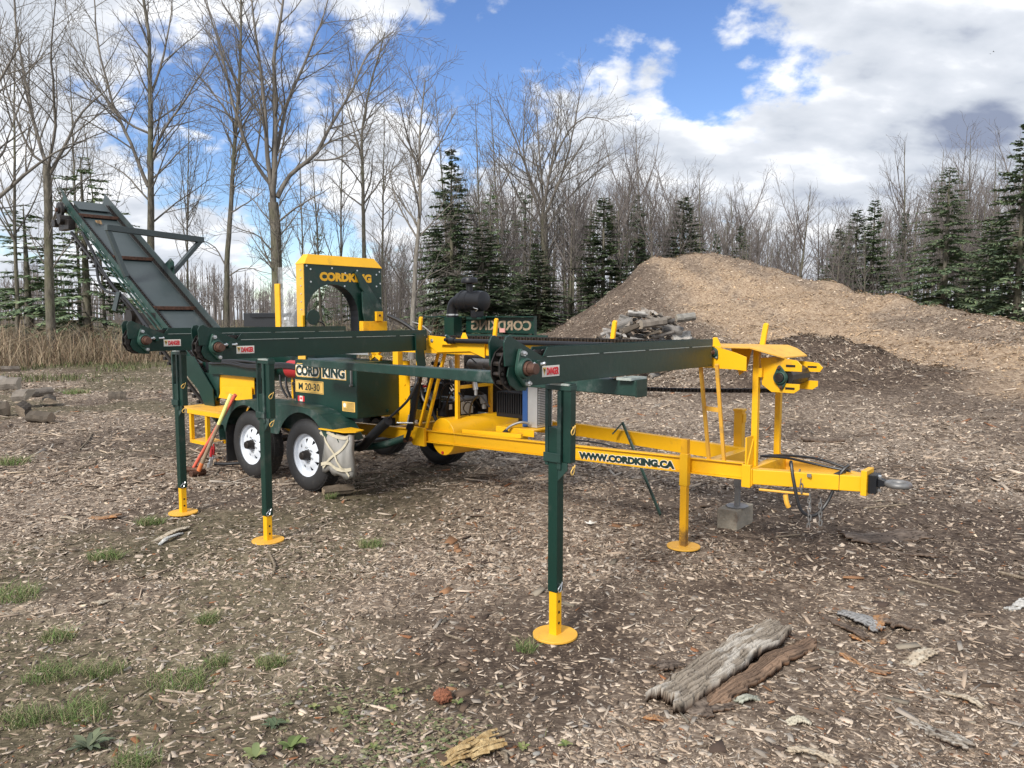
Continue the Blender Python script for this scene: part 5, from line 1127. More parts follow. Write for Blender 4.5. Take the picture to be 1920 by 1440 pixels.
for i, (d, r0, trunk, r1, limbs, lab) in enumerate(HERO):
    r0 *= .82; r1 *= .85; limbs = [(q_, a_*.82, b_) for q_, a_, b_ in limbs]
    rg = np.random.default_rng(100+i); tp_ = [at(px, py, d) for px, py in trunk]; gz = float(height(tp_[0][0], d)); tp_[0] = np.array([tp_[0][0], d, gz-.1])
    mains = [(tp_, r0, r1)]
    for pts, a, b_ in limbs: 
        q = pxline(rg, pts, d, 2.2); mains.append((q, a, b_))
    build_tree('bare_tree', tuple(tp_[0]), mains, 200+i, label=lab, mt=bark_pale if i == 5 else bark, dens=(2.4, 3.6, 3.9, 4))
d = 24; rg = np.random.default_rng(9); tp_ = [at(px, py, d) for px, py in [(-75,660),(-70,420),(-62,300),(-40,100),(-30,-60)]]
build_tree('bare_tree', tuple(tp_[0]), [(tp_, .2, .06)]+[(pxline(rg, p_, d, 1), a, .012) for p_, a in (([(-70,440),(0,368),(50,320),(120,272),(160,262)],.09), ([(-60,250),(0,160),(50,60)],.07), ([(-65,330),(0,300),(30,220)],.05))], 77, label='bare tree outside the left edge whose limbs reach into the picture')

def auto_tree(name, seed, H_, spread=1.0, r0=.09, maxlev=1, clear=.35, dens=(2.0, 2.6, 3), ls=None):
    rg = np.random.default_rng(seed); lean = (rg.random(2)-.5)*H_*.08
    trunk = [np.array([0, 0, -.1]), np.array([lean[0]*.3, lean[1]*.3, H_*.4]), np.array([lean[0], lean[1], H_*.75]), np.array([lean[0]*1.5, lean[1]*1.2, H_])]
    mains = [(trunk, r0, .012)]
    for k in range(int(4+rg.random()*4)):
        u = clear+(.5)*rg.random(); a = rg.random()*6.28; l_ = H_*(.22+.2*rg.random())*spread; p0 = np.array([lean[0]*u, lean[1]*u, H_*u])
        mains.append(([p0, p0+np.array([math.cos(a)*.35*l_*.8, math.sin(a)*.35*l_*.8, l_*.5]), p0+np.array([math.cos(a)*.55*l_*.8, math.sin(a)*.55*l_*.8, l_*1.1])], r0*.38, .008))
    return mains
def proto_tree(name, seed, H_, label, group, **k):
    lv = k.pop('maxlev', 1); dens = k.pop('dens', (2.0, 2.6, 3)); ls = k.pop('ls', (1.6, .75, .4)); tm = k.pop('tm', twig_far); mt = k.pop('mt', bark)
    return build_tree(name, (0, 0, 0), auto_tree(name, seed, H_, **k), seed, dens=dens, lscale=ls, maxlev=lv, label=label, group=group, mt=mt, tm=tm)
def copy_tree(root, loc, rz, s_, label=None):
    c = root.copy(); COL.objects.link(c); c.location = loc; c.rotation_euler = (0, 0, rz); c.scale = s_
    if label: c['label'] = label
    for ch in root.children:
        q = ch.copy(); COL.objects.link(q); q.parent = c
    return c
G1 = 'thin bare trees in the thicket behind the clearing'
protos = [proto_tree('bare_tree', 300+i, 8.5, 'thin bare grey tree crowded into the thicket behind the clearing', G1, r0=.07+.015*(i % 3), spread=.8+.12*(i % 4), clear=(.12, .3, .4)[i % 3], dens=(3.4, 4.0, 3)) for i in range(7)]
rg = np.random.default_rng(5); used = set()
spots = []
for k in range(290):
    px = 560+1500*rg.random(); d = 32.5+30*rg.random()**1.2
    if px < 860 and rg.random() < .55: d = 55+20*rg.random()
    spots.append((px, d, rg.random()))
topy = lambda px: np.interp(px, [560, 700, 800, 900, 1000, 1100, 1200, 1300, 1400, 1500, 1600, 1700, 1800, 2000], [520, 470, 400, 330, 330, 350, 330, 370, 400, 400, 410, 360, 340, 320])
for i, (px, d, u) in enumerate(spots):
    pr = protos[i % 7]; p_ = at(px, 600, d); gz = float(height(p_[0], d)); ty = topy(px)+(-.0+u)*60+10
    H_ = (EYE+(595-ty)*d/1447-gz); s_ = max(.35, H_/8.5)
    loc = (p_[0], d, gz)
    if (i % 7) not in used: used.add(i % 7); pr.location = loc; pr.scale = (s_, s_, s_); pr.rotation_euler = (0, 0, u*6)
    else: copy_tree(pr, loc, rg.random()*6.28, (s_*(.85+.3*rg.random()),)*2+(s_,))
# individually recognisable thinner trees
G2 = None
for i, (px, ty, d, r0, lab) in enumerate(((603, 290, 36, .07, 'thin straight bare sapling just left of the saw head'), (716, 210, 37, .08, 'thin bare tree right behind the saw head roof'), (905, 200, 37, .09, 'slender bare tree rising right of the tall spruce'),
        (1205, 245, 37, .10, 'pointed bare tree rising above the left shoulder of the chip mound'), (1312, 325, 42, .09, 'bare tree above the summit of the chip mound'), (1495, 365, 40, .10, 'rounded bare tree above the mound slope'), (1375, 365, 42, .08, 'narrow bare tree right of the mound summit'),
        (1692, 275, 40, .10, 'tall bare tree left of the big right-hand spruce'), (1745, 290, 41, .09, 'tall bare tree directly behind the big right-hand spruce'), (1808, 262, 41, .08, 'tall thin bare pole tree right of the big right-hand spruce'), (1860, 290, 38, .08, 'bare tree close against the darkest spruce at the right edge'), (940, 180, 38, .08, 'slim bare tree left of the fan-crowned one'), (640, 160, 38, .07, 'thin bare tree left of the saw head, behind the big forked one'), (845, 175, 40, .08, 'thin bare tree behind the tall spruce'), (570, 240, 40, .06, 'very thin bare tree right of the big forked one'), (350, 200, 36, .06, 'slim bare tree between the two tall left-hand trees'), (200, 240, 33, .07, 'slim bare tree above the conveyor head'), (30, 60, 30, .09, 'bare tree at the left edge of the picture'), (150, 100, 34, .08, 'slim bare tree between the conveyor head trees'))):
    p_ = at(px, 600, d); gz = float(height(p_[0], d)); H_ = EYE+(595-ty)*d/1447-gz
    o = build_tree('bare_tree', (0, 0, 0), auto_tree('', 400+i, H_, r0=r0, spread=.75+.3*(i in (3, 5)), clear=.2), 400+i, dens=(1.8, 2.3, 2.6), lscale=(1.9, .9, .45), maxlev=1 if px > 1100 else 2, label=lab, mt=bark_pale if i in (3, 8) else bark, tm=twig_far if px > 1100 else twig_m)
    o.location = (p_[0], d, gz)

# spruces
def spruce_mesh(seed, H_, W_, n_whorl=26, droop=.25, sparse=0.0, low=.08, tone=1.0, bend=0):
    rg = np.random.default_rng(seed); lines = []; V_ = []; C_ = []
    tone *= 1.75; dark = np.array([.030, .044, .028])*tone; mid = np.array([.052, .070, .038])*tone; lite = np.array([.062, .078, .040])*tone  # tone lightens the needle greens, painting in the haze over the trees
    n_whorl = int(n_whorl*1.25)
    for w_ in range(n_whorl):
        u0_ = low+(1-low)*(w_+rg.random()*.7)/n_whorl; nb = int(5+rg.random()*3)
        for b_ in range(nb):
            u = min(.995, max(low, u0_+(rg.random()-.5)*.09*(1.1-u0_))); z = H_*u
            if rg.random() < sparse: continue
            a = rg.random()*6.28; L_ = W_*.5*(1-u)**.78*(.45+.7*rg.random()**.8)+.08; 
            up = .35-.55*(1-u); d = np.array([math.cos(a), math.sin(a), up]); K = 6
            pts = [np.array([0, 0, z])]; 
            for k in range(K-1):
                d2 = d+np.array([0, 0, -droop*(k/K)*1.3+.35*(k/K)**2]); pts.append(pts[-1]+d2/np.linalg.norm(d2)*L_/(K-1))
            pts = np.array(pts); lines.append((pts, np.linspace(.018*(1-u)+.006, .004, K)))
            ns = int(L_*54)+9
            for s_ in range(ns):
                t_ = (.22+.78*(s_+rg.random())/ns)*(K-1); k = min(int(t_), K-2); p = pts[k]+(pts[k+1]-pts[k])*(t_-k); ax = pts[k+1]-pts[k]; ax /= np.linalg.norm(ax)
                side = np.cross(ax, [0, 0, 1]); side /= np.linalg.norm(side)+1e-9; sg = 1 if rg.random() < .5 else -1
                sl = (.12+.26*L_*(1.05-t_/(K-1)))*(.6+.7*rg.random()); sl = min(sl*.68, .32)
                dd = ax*.7+side*sg*(.35+.6*rg.random())+np.array([0, 0, -.9*rg.random()*(.35+droop)+.42*rg.random()]); dd /= np.linalg.norm(dd)
                wv = np.cross(dd, [0, 0, 1]); wv /= np.linalg.norm(wv)+1e-9; wv = wv*math.cos(1.2*(rg.random()-.5))+np.array([0, 0, 1])*math.sin(1.6*(rg.random()-.5)); wd = sl*(.085 if sparse > .2 else .12)+.012
                V_ += [p, p+dd*sl*.45+wv*wd, p+dd*sl, p+dd*sl*.45-wv*wd]
                q = rg.random(); c = dark*(1-q)+mid*q
                if rg.random() < .28*(t_/(K-1)): c = lite*(.7+.4*rg.random())
                C_ += [c*.8, c, c*1.15, c]
    V_ = np.array(V_); n = len(V_)//4; F_ = np.arange(n*4).reshape(n, 4)
    tr = np_mesh('trunk', *tubes([(np.array([[0, 0, -.2], [0, 0, H_*.33], [0, 0, H_*.66], [0, 0, H_*1.0]]), np.array([H_*.016, H_*.011, H_*.007, .008]))], 8), None, True); tr.materials.append(bark)
    cr_ = np_mesh('crown', V_, F_, np.array(C_)); cr_.materials.append(needle_m)
    bV, bF = tubes(lines, 3); br = np_mesh('branches', bV, bF); br.materials.append(bark)
    return tr, cr_, br
SP = [spruce_mesh(1, 7, 3.3, 40, .25, tone=1.75), spruce_mesh(2, 7, 3.6, 42, .40, .08, tone=1.6), spruce_mesh(3, 7, 4.6, 30, .55, .50, .08, 2.6), spruce_mesh(4, 7, 2.8, 44, .25, .0, tone=2.0), spruce_mesh(5, 9, 5.2, 42, .55, .30, .16, 1.9)]
def spruce(k, px, ty, d, wpx, label, group=None, by=None, rz=0.0, name='spruce_tree'):
    H0, W0 = (7, 7, 7, 7, 9)[k], (3.3, 3.6, 4.6, 2.8, 5.2)[k]
    p_ = at(px, 600, d); gz = float(height(p_[0], d)); H_ = EYE+(595-ty)*d/1447-gz; Wd = wpx*1.22*d/1447
    e_ = empty(name, (p_[0], d, gz)); e_.scale = (Wd/W0, Wd/W0, H_/H0); e_.rotation_euler = (0, 0, rz)
    for nm, me in zip(('trunk', 'crown', 'branches'), SP[k]): tag(link(nm, me, e_), kind='stuff' if nm == 'branches' else None)
    return tag(e_, label, 'spruce', group)
for a_ in ((1, 848, 285, 33, 170, 'tall dense dark spruce right of the pale barked tree', 0.3), (2, 920, 350, 34, 130, 'loose olive spruce just right of the tall dense one', 1), (2, 985, 348, 34.5, 140, 'yellowish thinning spruce beside the fan-crowned bare tree', 2.2),
           (0, 1130, 372, 33, 150, 'full dark green conical spruce at the left foot of the chip mound', 2), (1, 1192, 368, 36, 100, 'narrow dark spruce behind the left shoulder of the mound', 4), (0, 1278, 372, 37, 150, 'bushy spruce behind the mound summit', 1.2), (3, 1340, 440, 37, 60, 'small young spruce peeking over the mound summit', 3), (3, 1385, 425, 38, 75, 'small light green spruce right of the mound summit', 4),
           (0, 1600, 395, 36, 120, 'spruce left of the pair with pointed tops', 1), (3, 1632, 378, 35, 100, 'pointed dark spruce, taller one of the pair above the mound ridge', 5), (1, 1690, 400, 36, 90, 'small dark spruce close left of the big right-hand spruce', 2.4), (4, 1768, 318, 29, 215, 'big layered spruce with a bare pale lower trunk on the right', 2), (1, 1905, 235, 27, 190, 'tallest darkest spruce at the right edge', 0), (0, 1850, 420, 31, 150, 'dark spruce filling the gap at the right edge', 1),
           (0, 1570, 430, 38, 110, 'low wide spruce above the falling ridge of the mound', 3), (2, 165, 300, 31, 330, 'ragged open spruce with light tips behind the conveyor head', 1.0), (2, 55, 385, 32, 300, 'ragged spruce at the left edge beyond the dry grass', 3.0), (2, 600, 425, 38, 60, 'thin sprig-like young spruce left of the saw head', 2), (1, 905, 430, 31, 200, 'wide low spruce behind the air cleaner', 2), (2, 660, 500, 40, 150, 'low drooping spruce seen through the saw arch', 4), (1, 1010, 470, 32, 150, 'low dark spruce behind the lettered guard', 5.5)):
    k, px, ty, d, wpx, lab, rz = a_; spruce(k, px, ty, d, wpx, lab, rz=rz)

# brush and far wood
def brush(name, n, fx, label, hmin, hmax, mt, seed, cat):
    rg = np.random.default_rng(seed); ls = []
    for k in range(n):
        x_, y_ = fx(rg); z_ = float(_hz(x_, y_)); h = hmin+(hmax-hmin)*rg.random()
        q = wander(rg, np.array([x_, y_, z_-.05]), np.array([(rg.random()-.5)*.8, (rg.random()-.5)*.8, 1.0]), h, 5, .05, .35); r = .006+h*.004
        ls.append((q, np.linspace(r, .004, 5)))
        for j_ in range(4):
            k_ = rg.integers(1, 4); ls.append((wander(rg, q[k_], rg.normal(size=3)*.6+np.array([0, 0, .7]), h*.4, 4, .05, .35), np.linspace(r*.6, .003, 4)))
    V_, F_ = tubes(ls, 3); me = np_mesh(name, V_, F_); me.materials.append(mt); return tag(link(name, me), label, cat, kind='stuff')
_gx = np.linspace(-45, 70, 116); _gy = np.linspace(18, 75, 58); _GX, _GY = np.meshgrid(_gx, _gy, indexing='ij'); _GZ = base_h(_GX, _GY)
def _hz(x_, y_):
    i = int(np.clip((x_+45)/115*115, 0, 115)); j_ = int(np.clip((y_-18)/57*57, 0, 57)); return _GZ[i, j_]
brush('undergrowth', 2200, lambda r: (lambda d, px: ((px-960)/1447*d, d))(33+16*r.random(), 700+1350*r.random()), 'grey leafless undergrowth between the trees behind the mound', 1.0, 3.6, twig_far, 3, 'undergrowth')
brush('undergrowth', 700, lambda r: (lambda d, px: ((px-960)/1447*d, d))(27+8*r.random(), -150+1000*r.random()), 'thin leafless bushes behind the dry grass on the left', .4, 1.7, twig_m, 4, 'undergrowth')
# far wood on the left, across a field
rg = np.random.default_rng(8); ls = []
for k in range(1300):
    d = 115+50*rg.random(); px = -250+1400*rg.random(); x_ = (px-960)/1447*d; H_ = (6.0+3.5*rg.random())*(1+.25*math.sin(px*.02))*d/135
    q = wander(rg, np.array([x_, d, 0]), np.array([0, 0, 1.]), H_, 5, .02, .08); ls.append((q, np.linspace(.10, .025, 5)))
    for j_ in range(9):
        u = .25+.7*rg.random(); p = q[0]+(q[-1]-q[0])*u; ls.append((wander(rg, p, np.array([(rg.random()-.5)*1.6, (rg.random()-.5), 1.]), H_*.30*(1.2-u), 4, .1, .3), np.linspace(.035, .018, 4)))
V_, F_ = tubes(ls, 3); me = np_mesh('far_wood', V_, F_); me.materials.append(twig_far); tag(link('far_wood', me), 'far leafless wood across the field on the left', 'wood', kind='stuff')

# ------------------------------------------------------------------ grass
def blades(name, x, y, hmin, hmax, wd, pal, label, cat, lean=.5, seg=2):
    n = len(x); z = height(x, y)-.005; a = rng.random(n)*6.28; h = hmin+(hmax-hmin)*rng.random(n)**1.4; h = h*(.45+1.15*sstep(fbm(x*.9, y*.9, 99, 3), .3, .7)) if hmax > .8 else h; b0 = np.stack([x, y, z], -1)
    ln = lean*h*(rng.random(n)); d = np.stack([np.cos(a), np.sin(a), np.zeros(n)], -1); a2 = rng.random(n)*6.28; s_ = np.stack([np.cos(a2), np.sin(a2), np.zeros(n)], -1)*wd*.5*(.6+.8*rng.random(n))[:, None]; up = np.array([0, 0, 1.])
    m1 = b0+up*(h*.6)[:, None]+d*(ln*.35)[:, None]; tp_ = b0+up*(h*(1-.25*rng.random(n)))[:, None]+d*ln[:, None]
    V_ = np.stack([b0-s_, b0+s_, m1+s_*.8, m1-s_*.8, tp_+s_*.12, tp_-s_*.12], 1).reshape(-1, 3); k = np.arange(n)[:, None]*6
    F_ = np.concatenate([k+np.array([[0, 1, 2, 3]]), k+np.array([[3, 2, 4, 5]])])
    pal = np.array(pal); c = pal[rng.integers(0, len(pal), n)]*(.7+.6*rng.random(n))[:, None]
    me = np_mesh(name, V_, F_, np.repeat(c, 6, 0)); me.materials.append(leaf_m); return tag(link(name, me), label, cat, kind='stuff')
dry = [(.34,.27,.18),(.42,.34,.24),(.26,.20,.14),(.18,.155,.09),(.30,.22,.15),(.22,.15,.10)]
n = 84000; yy = 20.5+15*rng.random(n)**1.2; pxs = -260+1180*rng.random(n); xx = (pxs-960)/1447*yy
edge = np.interp(pxs, [-260, 0, 200, 420, 700], [22.0, 22.5, 24.5, 27, 30])+2.0*(fbm(xx*.5, yy*.5, 91, 3)-.5)*3
k_ = (yy > edge) & (rng.random(n) < (.35+.9*fbm(xx*.7, yy*.7, 92, 3))*(.25+.75*sstep(yy-edge, 0, 2.5))) & (base_h(xx, yy) < .7)
blades('dry_grass', xx[k_], yy[k_], .15, 1.15, .016, dry, 'tall dry tan grass and weeds at the left edge of the clearing', 'dry grass', 1.25)
n = 9000; yy = 19+8*rng.random(n); xx = (-200+900*rng.random(n)-960)/1447*yy; k_ = fbm(xx*.6, yy*.6, 93, 3) > .5
blades('green_grass', xx[k_], yy[k_], .06, .22, .02, [(.09,.12,.045),(.12,.13,.06),(.16,.15,.08)], 'low green grass fringing the dry grass', 'grass', .8)
# thin trampled grass through the chips
n = 52000; x, y = sample_zone(n, 2.1, 9.5, wl, wl, 1.5); fr_, dk_, so_, gr_ = zones(x, y); k_ = rng.random(n) < gr_*.9*sstep(fbm(x*2.2, y*2.2, 95, 3), .38, .62)
blades('trampled_grass', x[k_], y[k_], .010, .038, .0022, [(.10,.11,.045),(.16,.14,.08),(.22,.18,.11),(.075,.10,.035),(.14,.12,.07)], 'thin trampled grass growing through the chips at lower left', 'grass', 1.6)
gg = [(.10,.17,.05),(.13,.20,.06),(.16,.21,.08),(.24,.23,.12),(.30,.26,.16)]
TUFT = ((20,1118,.17,'at the left edge of the picture'),(345,1275,.15,'largest one at lower left, in the open chips'),(510,1242,.08,'right of the largest lower-left tuft'),(392,1160,.08,'above the largest lower-left tuft'),(105,1192,.09,'below the edge tuft on the left'),(95,1262,.13,'left of the largest lower-left tuft'),(190,1258,.09,'between two lower-left tufts'),(150,1335,.13,'near the rosette weed at lower left'),(45,1350,.10,'in the lower left corner'),(988,1218,.05,'beside the foot plate of the nearest post'),(693,1022,.10,'between the middle and nearest posts'),(200,1045,.12,'left of the middle post'),(280,980,.10,'left of the leftmost foot plate'),(620,935,.05,'below the wheel chock'),(255,1440,.09,'at the bottom edge left'),(410,1240,.06,'tiny one above the largest tuft'),(140,740,.25,'beside the split logs on the left'),(25,870,.14,'below the split logs on the left'))
for i, (px, py, r, where) in enumerate(TUFT):
    p_ = on_ground(px, py); n = int(620*r/.12) if py > 900 else 350; a = rng.random(n)*6.28; q = r*np.sqrt(rng.random(n))*(.6+.6*vnoise(a*1.2, a*0+i, 5)); dd = p_[1]
    if dd > 8: q = q*1.2
    o = blades('grass_tuft', p_[0]+np.cos(a)*q, p_[1]+np.sin(a)*q*.8, .02, .078 if dd < 8 else .13, .0024*max(1, dd/4), gg, 'green grass tuft '+where, 'grass tuft', 1.9)
    del o['kind']
# broad-leaf weeds
def rosette(px, py, n, Lf, wf, pal, label, name='leafy_weed', up=.45, seed=0, cat='weed'):
    rg = np.random.default_rng(seed); p_ = on_ground(px, py); z = float(height(p_[0], p_[1])); e_ = empty(name, (p_[0], p_[1], z)); tag(e_, label, cat)
    for i in range(n):
        a = 6.28*i/n*1.0+rg.random()*.6; L_ = Lf*(.6+.6*rg.random()); K = 6; V_ = []; 
        d = np.array([math.cos(a), math.sin(a), 0]); s_ = np.array([-math.sin(a), math.cos(a), 0]); el = up*(.5+rg.random())
        for k in range(K):
            u = k/(K-1); w_ = wf*L_*math.sin(math.pi*min(1, .12+u*.86))**.8*(.9+.35*rg.random()); c = d*L_*u*(1-.1*u)+np.array([0, 0, L_*el*math.sin(u*2.0)*.8+.004])
            V_ += [c-s_*w_+np.array([0, 0, .15*w_]), c-np.array([0, 0, .06*w_]), c+s_*w_+np.array([0, 0, .15*w_])]
        F_ = []
        for k in range(K-1): F_ += [(3*k, 3*k+1, 3*k+4, 3*k+3), (3*k+1, 3*k+2, 3*k+5, 3*k+4)]
        col = np.array(pal[rg.integers(0, len(pal))])*(.8+.4*rg.random()); me = np_mesh('leaf', V_, F_, np.tile(col, (len(V_), 1)), True); me.materials.append(leaf_m); link('leaf', me, e_)
rosette(165, 1405, 17, .090, .12, [(.10,.125,.075),(.13,.15,.09),(.09,.11,.07)], 'toothed green rosette weed near the lower left corner', seed=1)
rosette(480, 1428, 8, .060, .19, [(.17,.20,.08),(.22,.23,.10),(.13,.16,.07)], 'yellow-green plantain at the bottom edge, left of the splintered wood', seed=2)
rosette(515, 1362, 12, .05, .14, [(.08,.11,.06),(.09,.12,.07)], 'small dark green weed above the plantain', seed=3)
rosette(545, 1408, 8, .07, .18, [(.15,.19,.06),(.11,.15,.05)], 'small pale green weed right of the plantain', seed=5)
for i, (px, py) in enumerate(((700,1405),(735,1330),(640,1340),(745,1300),(860,1325),(980,1410),(590,1330),(1060,1405))):
    rosette(px, py, 7, .032, .22, [(.15,.18,.06),(.10,.15,.05),(.2,.2,.09)], ('small clover-like seedling at the bottom centre, ' + ('left of the splintered wood','above the splintered wood','near the small dark weed','left of the reddish bark knob','right of the reddish bark knob','right of the splintered wood','between weeds at the bottom','farthest right along the bottom')[i]), seed=10+i, name='seedling', cat='seedling')
n = 1500; px = 520+420*rng.random(n); py = 1290+170*rng.random(n); k_ = fbm(px*.012, py*.018, 97, 3) > .47
pts_ = np.array([on_ground(a_, b_)[:2] for a_, b_ in zip(px[k_], py[k_])]); n = len(pts_); z = height(pts_[:, 0], pts_[:, 1])+.006+.012*rng.random(n); a = rng.random(n)*6.28; Lf = .006+.011*rng.random(n)
d1_ = np.stack([np.cos(a), np.sin(a), .3*(rng.random(n)-.3)], -1)*Lf[:, None]; d2_ = np.stack([-np.sin(a), np.cos(a), .3*(rng.random(n)-.5)], -1)*(Lf*.55)[:, None]; c0 = np.concatenate([pts_, z[:, None]], 1)
V_ = np.stack([c0-d1_, c0+d2_, c0+d1_, c0-d2_], 1).reshape(-1, 3); pal = np.array([(.15,.17,.08),(.12,.14,.06),(.20,.19,.11),(.24,.19,.12)]); c = pal[rng.integers(0, 4, n)]*(.7+.6*rng.random(n))[:, None]
me = np_mesh('ground_cover', V_, np.arange(n*4).reshape(n, 4), np.repeat(c, 4, 0)); me.materials.append(leaf_m); tag(link('ground_cover', me), 'sparse small-leaved ground cover at the bottom of the picture', 'ground cover', kind='stuff')

# ------------------------------------------------------------------ bark slabs, sticks, stones
def slab(name, p0, p1, width, thick, curl, label, cat, palette, seed, ridges=6, lift=.02, nL=90, nW=26, jag=.06):
    """bark slab between two ground points (world x, y): ridged outer face, real thickness"""
    if nL < 100: curl *= .45; thick *= .6; jag *= 2.2; nL = int(nL*1.6)
    rg = np.random.default_rng(seed); p0 = np.array(p0, float); p1 = np.array(p1, float); d = p1-p0; L_ = np.linalg.norm(d); d /= L_; s_ = np.array([-d[1], d[0]])
    U, W_ = np.meshgrid(np.linspace(0, 1, nL), np.linspace(-1, 1, nW), indexing='ij')
    endj = (fbm(W_*3+seed, U*0+seed, seed, 3)-.5)*jag*2; Ue = U+endj*(U-.5)*2
    wv = width*.5*(1-.25*np.abs(U-.5)**2*2)*(1+.5*(fbm(U*5, W_*0+np.sign(W_)*3, seed+3, 3)-.5)+(.42 if nL < 200 else .16)*(vnoise(U*22, W_*0+np.sign(W_)*5, seed+13)-.5))
    X = p0[0]+d[0]*L_*Ue+s_[0]*W_*wv; Y = p0[1]+d[1]*L_*Ue+s_[1]*W_*wv
    ww = W_*ridges+1.5*(fbm(U*4, W_*1.3, seed+5, 3)-.5)*2; cell = ww-np.floor(ww); rowid = np.floor(ww)
    brk = (U*(6.5 if nL > 200 else 2.5)*(.6+.8*_hash(rowid, rowid*0+5, seed))+_hash(rowid, rowid*0, seed)*7+1.3*fbm(U*9, ww*1.5, seed+6, 3)); bc = brk-np.floor(brk)
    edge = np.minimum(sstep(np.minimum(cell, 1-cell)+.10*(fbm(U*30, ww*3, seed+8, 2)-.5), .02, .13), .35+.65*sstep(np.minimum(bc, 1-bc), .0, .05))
    rd = .30+.50*_hash(rowid, np.floor(brk), seed+2)+.35*fbm(U*5, ww*3.5, seed+4, 3); rd2 = fbm(U*14, W_*ridges*5, seed+3, 3); cr2 = edge
    Zt = lift+curl*width*(1-W_**2)*.5+thick*(.25+.85*rd*cr2+.30*rd2)+.015*np.sin(U*4+seed)
    gz = height(X, Y); top = np.stack([X, Y, gz+Zt], -1); bot = np.stack([X, Y, gz+Zt-thick*(1.1+.3*rd2)], -1)
    V_ = np.concatenate([top.reshape(-1, 3), bot.reshape(-1, 3)]); nn = nL*nW; i_ = (np.arange(nL-1)[:, None]*nW+np.arange(nW-1)[None]).ravel(); f = np.stack([i_, i_+nW, i_+nW+1, i_+1], -1)
    F_ = [f, f[:, ::-1]+nn]; e1 = np.arange(nL-1)*nW; F_ += [np.stack([e1, e1+nn, e1+nW+nn, e1+nW], -1)]; e2 = e1+nW-1; F_ += [np.stack([e2, e2+nW, e2+nW+nn, e2+nn], -1)]
    e3 = np.arange(nW-1); F_ += [np.stack([e3, e3+1, e3+1+nn, e3+nn], -1)]; e4 = e3+(nL-1)*nW; F_ += [np.stack([e4, e4+nn, e4+1+nn, e4+1], -1)]
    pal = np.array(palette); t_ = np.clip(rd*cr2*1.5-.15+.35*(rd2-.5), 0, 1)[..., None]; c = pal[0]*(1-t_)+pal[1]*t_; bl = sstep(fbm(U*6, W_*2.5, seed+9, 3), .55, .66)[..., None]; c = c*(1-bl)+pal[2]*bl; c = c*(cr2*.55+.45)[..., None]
    me = np_mesh(name, V_, np.concatenate(F_), np.concatenate([c.reshape(-1, 3), np.tile(pal[3], (nn, 1))]), False); me.materials.append(wood_m); return tag(link(name, me), label, cat)
GREY = [(.055,.042,.033),(.28,.24,.195),(.43,.40,.355),(.10,.065,.045)]; BRN = [(.045,.034,.028),(.13,.10,.08),(.20,.16,.13),(.11,.065,.04)]; ORG = [(.14,.075,.045),(.30,.20,.13),(.38,.20,.09),(.36,.15,.06)]; PAL = [(.25,.20,.15),(.45,.38,.29),(.52,.47,.38),(.3,.24,.17)]
g = lambda px, py: on_ground(px, py)[:2]
slab('bark_slab', g(1245,1330), g(1455,1195), .155, .030, .30, 'big pale grey furrowed bark slab lying in the right foreground', 'bark slab', GREY, 11, 6, .035, 300, 90)
slab('bark_slab', g(1335,1318), g(1520,1205), .10, .014, .25, 'brown bark slab tucked under the right side of the big pale slab', 'bark slab', [(.06,.04,.03),(.17,.115,.08),(.24,.16,.11),(.16,.08,.04)], 12, 4, .005, 160, 44)
slab('bark_slab', g(1305,1340), g(1365,1300), .14, .012, -.3, 'dark brown bark flap below the lower end of the big slab', 'bark slab', BRN, 13, 3, .005, 40, 16)
slab('bark_slab', g(1230,1262), g(1300,1235), .09, .012, .2, 'brown bark scrap left of the big pale slab', 'bark slab', BRN, 14, 4, .005, 40, 14)
slab('bark_slab', g(1590,1010), g(1720,1000), .26, .014, .25, 'flat brown bark sheet lying right of the concrete block', 'bark slab', BRN, 15, 4, .01, 60, 20)
slab('bark_slab', g(1650,1025), g(1755,1050), .05, .014, .3, 'narrow brown bark strip slanting from the flat sheet', 'bark slab', BRN, 16, 3, .01, 50, 10)
slab('bark_slab', g(1540,1150), g(1625,1200), .05, .014, .3, 'narrow curved bark strip left of the orange bark cluster', 'bark slab', BRN, 17, 3, .01, 50, 10)
slab('bark_slab', g(1580,1150), g(1650,1185), .10, .014, .5, 'grey curled bark piece in the middle of the orange cluster', 'bark slab', [(.10,.10,.10),(.27,.27,.27),(.34,.34,.34),(.08,.06,.05)], 18, 4, .02, 50, 16)
slab('bark_slab', g(1640,1185), g(1660,1155), .06, .018, .5, 'short bright orange bark chunk right of the grey curl', 'bark slab', ORG, 19, 3, .02, 30, 12)
slab('bark_slab', g(1665,1180), g(1710,1175), .09, .02, .4, 'dark knobbly bark chunk at the right end of the cluster', 'bark slab', BRN, 20, 3, .02, 30, 14)
slab('bark_slab', g(1595,1195), g(1660,1200), .04, .010, .3, 'thin orange bark strip below the grey curl', 'bark slab', ORG, 21, 3, .008, 40, 8)
slab('bark_slab', g(1585,1228), g(1660,1262), .045, .010, .3, 'orange-brown bark strip between the big slab and the right edge', 'bark slab', ORG, 22, 3, .008, 40, 8)
slab('bark_slab', g(1715,1345), g(1815,1400), .07, .014, .3, 'grey splintered bark strip in the lower right corner', 'bark slab', GREY, 23, 4, .01, 50, 12)
slab('wood_splinter', g(1765,1290), g(1840,1325), .035, .010, .2, 'pale wood splinter near the right edge', 'splinter', PAL, 24, 3, .008, 40, 8)
slab('wood_splinter', g(1480,1410), g(1570,1430), .035, .010, .2, 'pale splinter at the bottom edge under the big slab', 'splinter', PAL, 25, 3, .008, 40, 8)
slab('bark_slab', g(1210,1358), g(1262,1350), .03, .012, .3, 'rusty brown bark sliver below the left end of the big slab', 'bark slab', ORG, 26, 3, .004, 30, 8)
